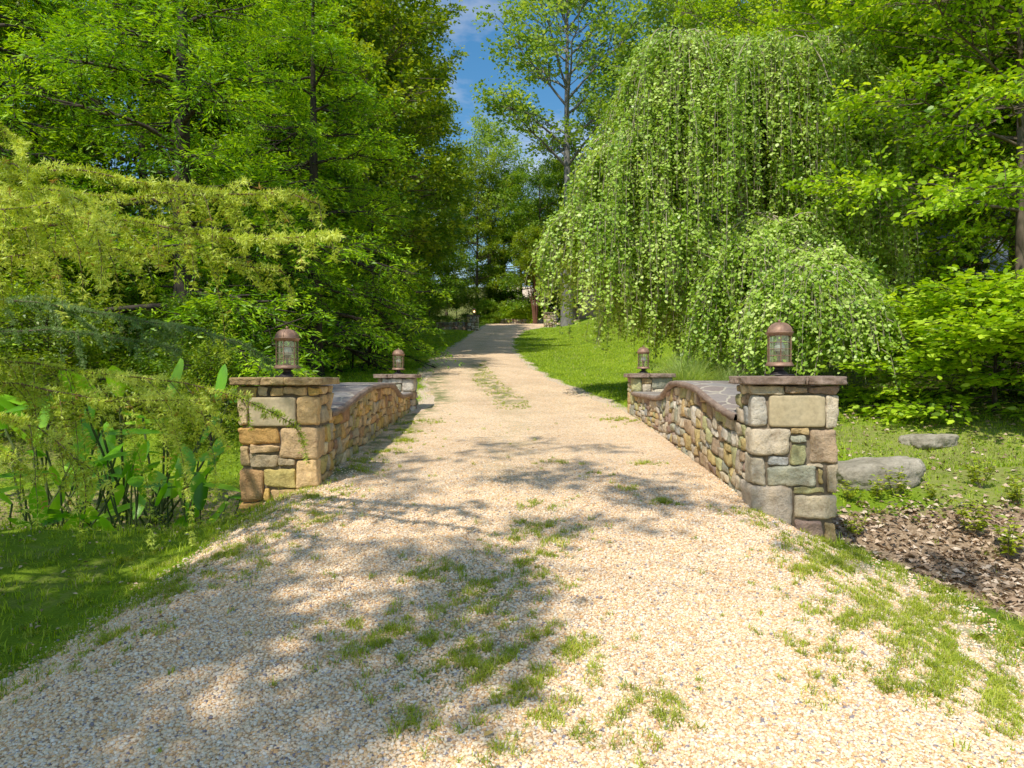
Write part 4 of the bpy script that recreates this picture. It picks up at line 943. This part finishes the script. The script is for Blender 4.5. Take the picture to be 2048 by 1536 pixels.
# ------------------------------------------------------------------ ground cover (uncountable)
def scatter(rng, n, x0, x1, y0, y1, fn, pw=1.0):
    x = rng.uniform(x0, x1, n); y = y0 + (y1 - y0) * rng.random(n) ** pw
    k = rng.random(n) < fn(x, y); return x[k], y[k]
def infr(x, y, m=1.12): return (np.abs(x) < .75 * y * m + .3)
def grass_stuff():
    rng = np.random.default_rng(23)
    nog = lambda x, y: (1 - m_gravel(x, y))
    # near verges
    def f1(x, y): return infr(x, y) * nog(x, y) * (1 - .85 * m_litter(x, y)) * np.clip(1 - m_soil(x, y) * .8 * (patch(x, y) > -.2), 0, 1) * np.where(x > 0, .25 + .5 * (patch(x, y, 1.3, 1) > .1), 1)
    x, y = scatter(rng, 120000, -8, 9, 3.0, 9.5, f1)
    x = np.repeat(x[::9], 9); y = np.repeat(y[::9], 9); x = x + rng.normal(0, .022, len(x)); y = y + rng.normal(0, .022, len(x))
    P = np.stack([x, y, H(x, y) - .005], -1); me = blades_mesh('verge_grass', P, rng.uniform(.03, .12, len(P)) * (.7 + .5 * (patch(x, y, 2.2) > .3)), rng.uniform(.005, .010, len(P)), rng.uniform(.2, 1.1, len(P)), G_['grass'], rng, 2)
    tag(link('verge_grass', me), 'short mixed grass on the verges around the near piers', 'grass', kind='stuff')
    # lawns
    def f2(x, y): return infr(x, y) * nog(x, y) * (1 - m_woods(x, y)) * np.clip(1 - .6 * m_soil(x, y), 0, 1)
    x, y = scatter(rng, 420000, -16, 22, 9.5, 60, f2, 1.9)
    P = np.stack([x, y, H(x, y) - .005], -1); me = blades_mesh('lawn_grass', P, rng.uniform(.04, .08, len(P)) * (1 + y * .004), .006 + y * .0006, rng.uniform(.2, .9, len(P)), G_['grass'], rng, 2)
    tag(link('lawn_grass', me), 'mown bright lawn on both sides of the drive past the bridge', 'lawn', kind='stuff')
    # weeds in the gravel
    cl = [(.62, 3.3, .22), (-.1, 3.75, .3), (.25, 3.9, .22), (-.62, 3.95, .3), (-.9, 4.15, .16), (-.25, 4.4, .2), (.05, 4.75, .22), (-.3, 5.0, .2), (.2, 5.25, .18), (-.7, 4.9, .12), (.35, 5.9, .22), (.1, 5.6, .2), (.3, 6.6, .15),
          (-.05, 3.45, .2), (.15, 3.1, .2), (-.5, 3.2, .12), (-1.75, 9.4, .22), (-1.7, 10.4, .25), (-1.85, 11.4, .28), (-1.75, 12.6, .3), (-1.8, 8.2, .22), (-1.95, 7.1, .25), (2.1, 13.0, .3), (.6, 8.6, .14), (.9, 7.9, .12), (1.3, 7.2, .12), (1.5, 6.7, .14), (1.7, 8.6, .15),
          (2.3, 5.1, .25), (2.1, 4.3, .2), (2.35, 4.7, .2), (1.9, 3.5, .18), (2.2, 3.6, .22), (1.7, 3.9, .13), (2.5, 4.2, .3), (2.6, 3.7, .3), (2.75, 5.6, .2), (-2.2, 5.4, .25), (-2.5, 4.9, .3), (-1.9, 6.2, .2), (-2.4, 4.2, .2), (-2.3, 6.7, .2)]
    X, Y = [], []
    for (a, b, s) in cl:
        k = int(2300 * s * s / .04 * .8 * (1 if b < 7 else .7)); k = int(k * .5); X.append(rng.normal(a, s * .62, k)); Y.append(rng.normal(b, s * .42, k)); X.append(rng.normal(a, s * 1.2, k)); Y.append(rng.normal(b, s * .9, k))
    x, y = np.concatenate(X), np.concatenate(Y); kk = (patch(x, y, 4.0, .7) + .7 * patch(x, y, 9, 2)) > .1; x, y = x[kk], y[kk]
    gx, gy = scatter(rng, 26000, -1.2, .8, 14.5, 27, lambda x, y: (np.abs(x - (eleft(y) + eright(y)) / 2 + .1) < .4) * (patch(x, y, 2, 1) > -.3) * 1.0)
    hx, hy = scatter(rng, 9000, -3, 3, 2.6, 14, lambda x, y: m_gravel(x, y) * ((patch(x, y, 3.1, 2) > 1.05) * .8 + (x > 1.5 + .1 * y) * (y < 6.3) * (patch(x, y, 3, 1) + .6 * patch(x, y, 8, 4) > .2) * .9))
    vx, vy = scatter(rng, 110000, 1.6, 4.6, 2.6, 6.6, lambda x, y: (patch(x, y, 2.7, 1) + .8 * patch(x, y, 7, 4) > -.1) * smooth(x, 1.8, 2.9)); hx = np.concatenate([hx, vx]); hy = np.concatenate([hy, vy])
    lx, ly = scatter(rng, 40000, -3.6, -1.2, 3.2, 9, lambda x, y: (patch(x, y, 2.2, 5) + .7 * patch(x, y, 6, 1) > .3) * (1 - smooth(x - eleft(y), .15, .8))); hx = np.concatenate([hx, lx]); hy = np.concatenate([hy, ly])
    x = np.concatenate([x, gx, hx]); y = np.concatenate([y, gy, hy])
    x = np.repeat(x[::15], 15); y = np.repeat(y[::15], 15); sz = np.repeat(rng.uniform(.5, 1.6, len(x) // 15 + 1), 15)[:len(x)]; x = x + rng.normal(0, .014, len(x)) * sz; y = y + rng.normal(0, .014, len(x)) * sz
    P = np.stack([x, y, road_z(x, y) + .002], -1); me = blades_mesh('gravel_weeds', P, rng.uniform(.025, .06, len(P)) * sz, rng.uniform(.004, .008, len(P)), rng.uniform(.5, 1.3, len(P)), G_['weed'], rng, 2)
    tag(link('gravel_weeds', me), 'patches of low crabgrass growing through the gravel', 'weeds', kind='stuff')
    # leaf litter in the hollow on the right
    def f3(x, y): return np.clip(m_litter(x, y) * 1.2 + .045 * (y > 8) * (x < 12) * (x > 3) + .02 * bumpf(x, 3, 4, 14, 16) + .05 * (x < -2.2) * (y < 7.3) + .004 * (np.abs(x) < 2.3), 0, 1) * infr(x, y)
    x, y = scatter(rng, 80000, -5.5, 11, 3.2, 13, f3); n = len(x)
    fs = np.where(x < 3, .5, 1); P = np.stack([x, y, np.maximum(H(x, y), np.where(np.abs(x) < 2.3, road_z(x, y), -9)) + rng.uniform(.006, .03, n)], -1); a = rng.uniform(0, 2 * PI, n)
    V, Fc = leaf_quads(P, np.stack([np.cos(a), np.sin(a), rng.uniform(-.2, .5, n)], -1), UP + rng.normal(0, .5, (n, 3)), rng.uniform(.045, .11, n) * fs, rng.uniform(.03, .06, n) * fs, .3)
    tag(link('leaf_litter', make_mesh('leaf_litter', V, Fc, M_litter, False, rnd=rng.random(n))), 'dry brown fallen leaves, thickest in the hollow right of the near pier', 'leaf litter', kind='stuff')
    # low leafy ground cover
    def f4(x, y):
        l = (x < -2.9) * bumpf(y, 7.0, 8, 13.5, 16) * (patch(x, y, 1.1) > -.5) * .9 + (x < -3) * bumpf(y, 12, 13, 22, 30) * .5 * (x < -6) + .4 * (x < -2.2) * (y < 7.2) * (patch(x, y, 1.8, 3) > .2) * (1 - m_gravel(x, y) * .7)
        r = bumpf(x, 3.4, 4, 14, 16) * bumpf(y, 8.0, 9, 15, 18) * (patch(x, y, 1.6, 3) > .5) * .6 + bumpf(x, 3.9, 4.3, 5.6, 6.0) * bumpf(y, 7.75, 8.0, 8.4, 8.6) * .9
        return (l + r) * infr(x, y)
    x, y = scatter(rng, 130000, -16, 14, 4, 24, f4, 1.3); n = len(x)
    P = np.stack([x, y, H(x, y) + rng.random(n) ** 2 * np.where(y < 7.3, .05, .22 * np.where(x < -2.8, 1.2, .5)) + .015], -1); a = rng.uniform(0, 2 * PI, n)
    V, Fc = leaf_quads(P, np.stack([np.cos(a), np.sin(a), rng.uniform(-.1, .6, n)], -1), UP + rng.normal(0, .45, (n, 3)), rng.uniform(.04, .08, n) * np.where(y < 7.3, .5, 1), rng.uniform(.025, .045, n) * np.where(y < 7.3, .6, 1), .15)
    tag(link('leafy_ground_cover', make_mesh('leafy_ground_cover', V, Fc, G_['oak'], False, rnd=rng.random(n))), 'low leafy ground cover in the stream bed and on the bank', 'ground cover', kind='stuff')
grass_stuff()

# yellow-green seedlings on the right bank
def seedling_mesh():
    rg = np.random.default_rng(4); st = Acc(); P, D = [], []
    for q in range(9):
        az = rg.uniform(0, 6.28); m = np.linspace(0, 1, 5)[:, None]; tip = np.array([math.cos(az) * rg.uniform(.03, .16), math.sin(az) * rg.uniform(.03, .16), rg.uniform(.1, .32)])
        pl = tip * m - UP * .02; tube(st, pl, .0025, 4)
        for v in np.repeat(rg.uniform(.35, 1, 9), 2): P.append(tip * v); a = rg.uniform(0, 6.28); D.append([math.cos(a), math.sin(a), rg.uniform(-.2, .4)])
    P = np.array(P); V, Fc = leaf_quads(P, np.array(D), UP + rg.normal(0, .3, (len(P), 3)), rg.uniform(.04, .075, len(P)), .03, .2)
    return st.mesh('trunk', B_brown, True), make_mesh('crown', V, Fc, G_['weed'], False, rnd=rg.random(len(P)))
sd_ = seedling_mesh()
for i, (px, py, d, s) in enumerate([(1945, 1090, 7.7, 1.3), (2020, 1100, 7.3, 1.4), (1965, 1020, 8.6, 1.2), (2040, 1010, 8.2, 1.1), (1700, 1030, 8.3, .8), (1790, 1005, 8.4, 1.1), (1755, 1010, 8.3, .9), (1715, 1055, 7.7, .8), (1870, 1050, 8.3, .6)]):
    x = (px - 1024) / F * d
    tree('seedling', 'small yellow-green seedling rooted in the leaf litter of the right bank', sd_, x, d, i * 1.3, s, 'seedlings on the right bank', cat='seedling')
# dry grass stems on the left near cap
rg = np.random.default_rng(8); P = np.stack([rg.uniform(.56, .80, 26), rg.uniform(.05, .3, 26), np.zeros(26)], -1)
o = link('dry_grass_tuft', blades_mesh('dry_grass_tuft', P, rg.uniform(.05, .15, 26), .006, rg.uniform(.3, 1.1, 26), G_['weed'], rg)); o.location = (-2.94, 7.3, TOPZ - .025); tag(o, 'wisps of dry grass sprouting beside the left near lantern', 'weeds')
# yellow fallen leaf, white scrap on the gravel
def flatleaf(name, label, x, y, L, W, mat, rz, cat):
    a = np.array([0.]); V, Fc = leaf_hex(np.zeros((1, 3)), np.array([[math.cos(rz), math.sin(rz), .1]]), np.array([[0, 0, 1.]]), L, W, .2)
    o = link(name, make_mesh(name, V, Fc, mat, rnd=np.array([.99]))); o.location = (x, y, float(road_z(x, y)) + .016); tag(o, label, cat)
t = NT('yellow_leaf'); M_yl = t.done(t.pbr(t.ramp(t.noise(30, vec=t.obj()).outputs[0], [(.3, (.62, .36, .08)), (.7, (.75, .5, .14))]), .6, .3).outputs[0])
t = NT('white_scrap'); M_ws = t.done(t.pbr(t.ramp(t.noise(30, vec=t.obj()).outputs[0], [(.3, (.55, .52, .5)), (.7, (.7, .68, .68))]), .6, .3).outputs[0])
flatleaf('fallen_leaf', 'yellow fallen leaf on the gravel near the bottom edge', -.13, 3.08, .055, .035, M_yl, .5, 'leaf')
flatleaf('pale_leaf', 'pale dead leaf beside the brightest weed patch', -.98, 3.72, .05, .03, M_ws, 2.2, 'leaf')

# ------------------------------------------------------------------ far end of the drive
def far_pier(label, x, y, w, h, seed):
    rng = np.random.default_rng(seed); root = empty('gate_pier', label, 'pier', (x, y, float(H(x, y)) - .1))
    acc = Acc(); out = []; split(rng, 0, 0, w, h, .06, out)
    for (a, b, c_, d_) in out: stone(acc, (a, 0, b), (c_, w, d_), rng, None, 4)
    box(acc, (w / 2, w / 2, h / 2), (w / 2 - .03, w / 2 - .03, h / 2 - .01), col=(.15, .11, .07)); link('masonry', acc.mesh('masonry', M_stone, True), root)
    a = Acc(); rough_slab(a, -.07, w + .07, -.07, w + .07, h + .002, h + .1, rng, (1, 1, 1)); link('capstone', a.mesh('capstone', M_cap, True), root)
    return root
gz = far_pier('distant gate pier with a lit lamp, left of the drive', (937 - 1024) / F * 58 - .1, 58, .95, 1.35, 5)
lantern('tiny lit lantern on the distant left gate pier', ((948 - 1024) / F * 58, 58.4, gz.location.z + 1.45), .2, lit=True, s=1.15, group='lantern of the distant gate')
far_pier('distant gate pier of rough brown stone, right of the drive', (1088 - 1024) / F * 62, 62, 1.15, 1.35, 6)
def low_wall(label, x0, y0, x1, y1, h, seed):
    rng = np.random.default_rng(seed); L = math.hypot(x1 - x0, y1 - y0); root = empty('low_stone_wall', label, 'wall', (x0, y0, float(H(x0, y0)) - .15), math.atan2(y1 - y0, x1 - x0))
    acc = Acc(); out = []; split(rng, 0, 0, L, h, .09, out)
    for (a, b, c_, d_) in out: stone(acc, (a, 0, b), (c_, .4, d_), rng, PAL[rng.choice([3, 4, 5, 6, 10])] * .75, 4)
    box(acc, (L / 2, .2, h / 2), (L / 2 - .02, .15, h / 2 - .02), col=(.12, .1, .07)); link('masonry', acc.mesh('masonry', M_stone, True), root)
low_wall('low dry-stone wall closing the far end of the drive', -2.4, 72.5, 4.5, 73.0, .85, 7)
low_wall('short stone wing wall left of the distant gate pier', -6.6, 59.2, -3.7, 58.6, .8, 8)
# hedge ball and bright shrub beyond the wall
hb = make_tree(111, 1.9, .1, 1.2, 30, 'round', (-5, 70), 9, 6, 26, .10, .06, .1, .05, 'dark', B_dark, twl=.35, width=.2, thick=.08)
tree('round_hedge', 'dark clipped shrub left of the far wall', hb, -2.6, 71.5, 0, 1.0, cat='shrub')
bs = make_tree(112, 1.3, .1, 1.3, 24, 'round', (-5, 60), 9, 5, 26, .12, .07, .1, .05, 'maple', B_dark, twl=.4, width=.22, thick=.08)
for i, (x, s) in enumerate([(-.6, 1.0), (.7, .95), (2.0, 1.05), (3.2, .9)]):
    tree('bright_shrub', 'bright green shrub planted along the far wall', bs, x, 74.3, i * 1.7, s, 'bright shrubs along the far wall', cat='shrub')
cm = make_tree(113, 8.5, 3.6, 3.0, 26, 'round', (35, 75), 9, 6, 26, .15, .09, .15, .12, 'oak', B_red, twl=.7, width=.35, thick=.12)
for k, (dx, dy) in enumerate([(0, 0)]):
    ro = tree('crape_myrtle', 'small tree with reddish fanning stems near the right distant pier', cm, (1070 - 1024) / F * 70, 70, 0, 1.0)
    wd = Acc(); r3 = np.random.default_rng(2)
    for q in range(8):
        a = q * PI / 4 + r3.uniform(-.2, .2); tube(wd, [(.12 * math.cos(a), .12 * math.sin(a), -.1), (.3 * math.cos(a), .3 * math.sin(a), 2.0), (1.1 * math.cos(a), 1.1 * math.sin(a), 5.0)], [.08, .06, .02], 6)
    link('stems', wd.mesh('stems', B_red, True), ro)
def house(name, label, x, y, w, d, h, rz, mat, seed):
    root = empty(name, label, 'house', (x, y, float(H(x, y)) - .3), rz)
    a = Acc(); box(a, (0, 0, h / 2), (w / 2, d / 2, h / 2)); wl = link('wall', a.mesh('wall', mat), root)
    V = np.array([[-w / 2 - .3, -d / 2 - .4, h], [w / 2 + .3, -d / 2 - .4, h], [w / 2 + .3, d / 2 + .4, h], [-w / 2 - .3, d / 2 + .4, h], [-w / 2 - .3, 0, h + d * .32], [w / 2 + .3, 0, h + d * .32]])
    me = bpy.data.meshes.new('roof'); me.from_pydata(V.tolist(), [], [(0, 1, 5, 4), (2, 3, 4, 5), (1, 2, 5), (3, 0, 4), (3, 2, 1, 0)]); me.materials.append(M_roof); link('roof', me, root)
    for q in range(max(1, int(w / 3))):
        cx = -w / 2 + (q + .5) * w / max(1, int(w / 3)); a = Acc(); box(a, (cx, -d / 2 - .02, h * .55), (.55, .04, .65)); fr = link('window', a.mesh('window', M_cream), root)
        a = Acc(); box(a, (cx, -d / 2 - .06, h * .55), (.46, .02, .56)); link('pane', a.mesh('pane', M_win), fr)
house('house', 'cream house glimpsed past the grey trunk at the end of the drive', 10.3, 79, 9, 7, 3.4, -.1, M_cream, 1)
house('house', 'pale blue-white building glimpsed through the maples on the hill', 22.0, 38.5, 13, 6, 3.0, .05, M_paleblue, 2)

# ------------------------------------------------------------------ light, sky, camera
sun_el, sun_az = SUN_EL, math.atan2(SUN_D[0], SUN_D[1])     # from behind the left shoulder
to_sun = Vector((math.cos(sun_el) * math.sin(sun_az), math.cos(sun_el) * math.cos(sun_az), math.sin(sun_el)))
L = bpy.data.lights.new('sun', 'SUN'); L.energy = 5.0; L.angle = math.radians(.7); L.color = (1, .94, .83)
so = bpy.data.objects.new('sun', L); C.objects.link(so); so.rotation_euler = to_sun.to_track_quat('Z', 'Y').to_euler(); so.location = (-10, -10, 20)
w = bpy.data.worlds.new('World'); bpy.context.scene.world = w; w.use_nodes = True; nt = w.node_tree; nt.nodes.clear()
sky = nt.nodes.new('ShaderNodeTexSky'); sky.sky_type = 'NISHITA'; sky.sun_disc = False; sky.sun_elevation = sun_el; sky.sun_rotation = sun_az % (2 * PI); sky.air_density = 1.3; sky.ozone_density = 3.5; sky.dust_density = .4
tc = nt.nodes.new('ShaderNodeTexCoord'); nz = nt.nodes.new('ShaderNodeTexNoise'); nz.inputs['Scale'].default_value = 2.2; nz.inputs['Detail'].default_value = 7; nz.inputs['Roughness'].default_value = .6
mp = nt.nodes.new('ShaderNodeMapping'); mp.inputs['Scale'].default_value = (1, 1, 2.6); mp.inputs['Location'].default_value = (3.7, 1.2, .6); nt.links.new(tc.outputs['Generated'], mp.inputs[0]); nt.links.new(mp.outputs[0], nz.inputs['Vector'])
cr = nt.nodes.new('ShaderNodeValToRGB'); cr.color_ramp.elements[0].position = .47; cr.color_ramp.elements[1].position = .8; cr.color_ramp.elements[1].color = (.85, .85, .85, 1)
nt.links.new(nz.outputs[0], cr.inputs[0])
mx = nt.nodes.new('ShaderNodeMix'); mx.data_type = 'RGBA'; mx.inputs[7].default_value = (10, 9.6, 9.2, 1)
nt.links.new(cr.outputs[0], mx.inputs[0]); hs = nt.nodes.new('ShaderNodeHueSaturation'); hs.inputs['Saturation'].default_value = 1.35; hs.inputs['Value'].default_value = 1.1; nt.links.new(sky.outputs[0], hs.inputs['Color']); nt.links.new(hs.outputs[0], mx.inputs[6])
bg = nt.nodes.new('ShaderNodeBackground'); bg.inputs[1].default_value = .12; wo = nt.nodes.new('ShaderNodeOutputWorld')
nt.links.new(mx.outputs[2], bg.inputs[0]); nt.links.new(bg.outputs[0], wo.inputs[0])
cam = bpy.data.cameras.new('camera'); co = bpy.data.objects.new('camera', cam); C.objects.link(co); cam.sensor_width = 36; cam.lens = 36 * F / 2048; cam.clip_end = 2000; cam.clip_start = .05
co.location = (0, 0, CAMZ); co.rotation_euler = (PI / 2 - math.atan((768 - HZ) / F), 0, 0)
S = bpy.context.scene; S.camera = co
S.view_settings.view_transform = 'Standard'; S.view_settings.look = 'None'; S.view_settings.exposure = 0; S.view_settings.gamma = 1.16
S.render.engine = 'CYCLES'; S.cycles.max_bounces = 4; S.cycles.diffuse_bounces = 2; S.cycles.glossy_bounces = 2; S.cycles.transmission_bounces = 3; S.cycles.transparent_max_bounces = 8; S.cycles.use_denoising = True; S.cycles.use_adaptive_sampling = True; S.cycles.adaptive_threshold = .025
try: S.cycles.denoiser = 'OPENIMAGEDENOISE'
except Exception: pass
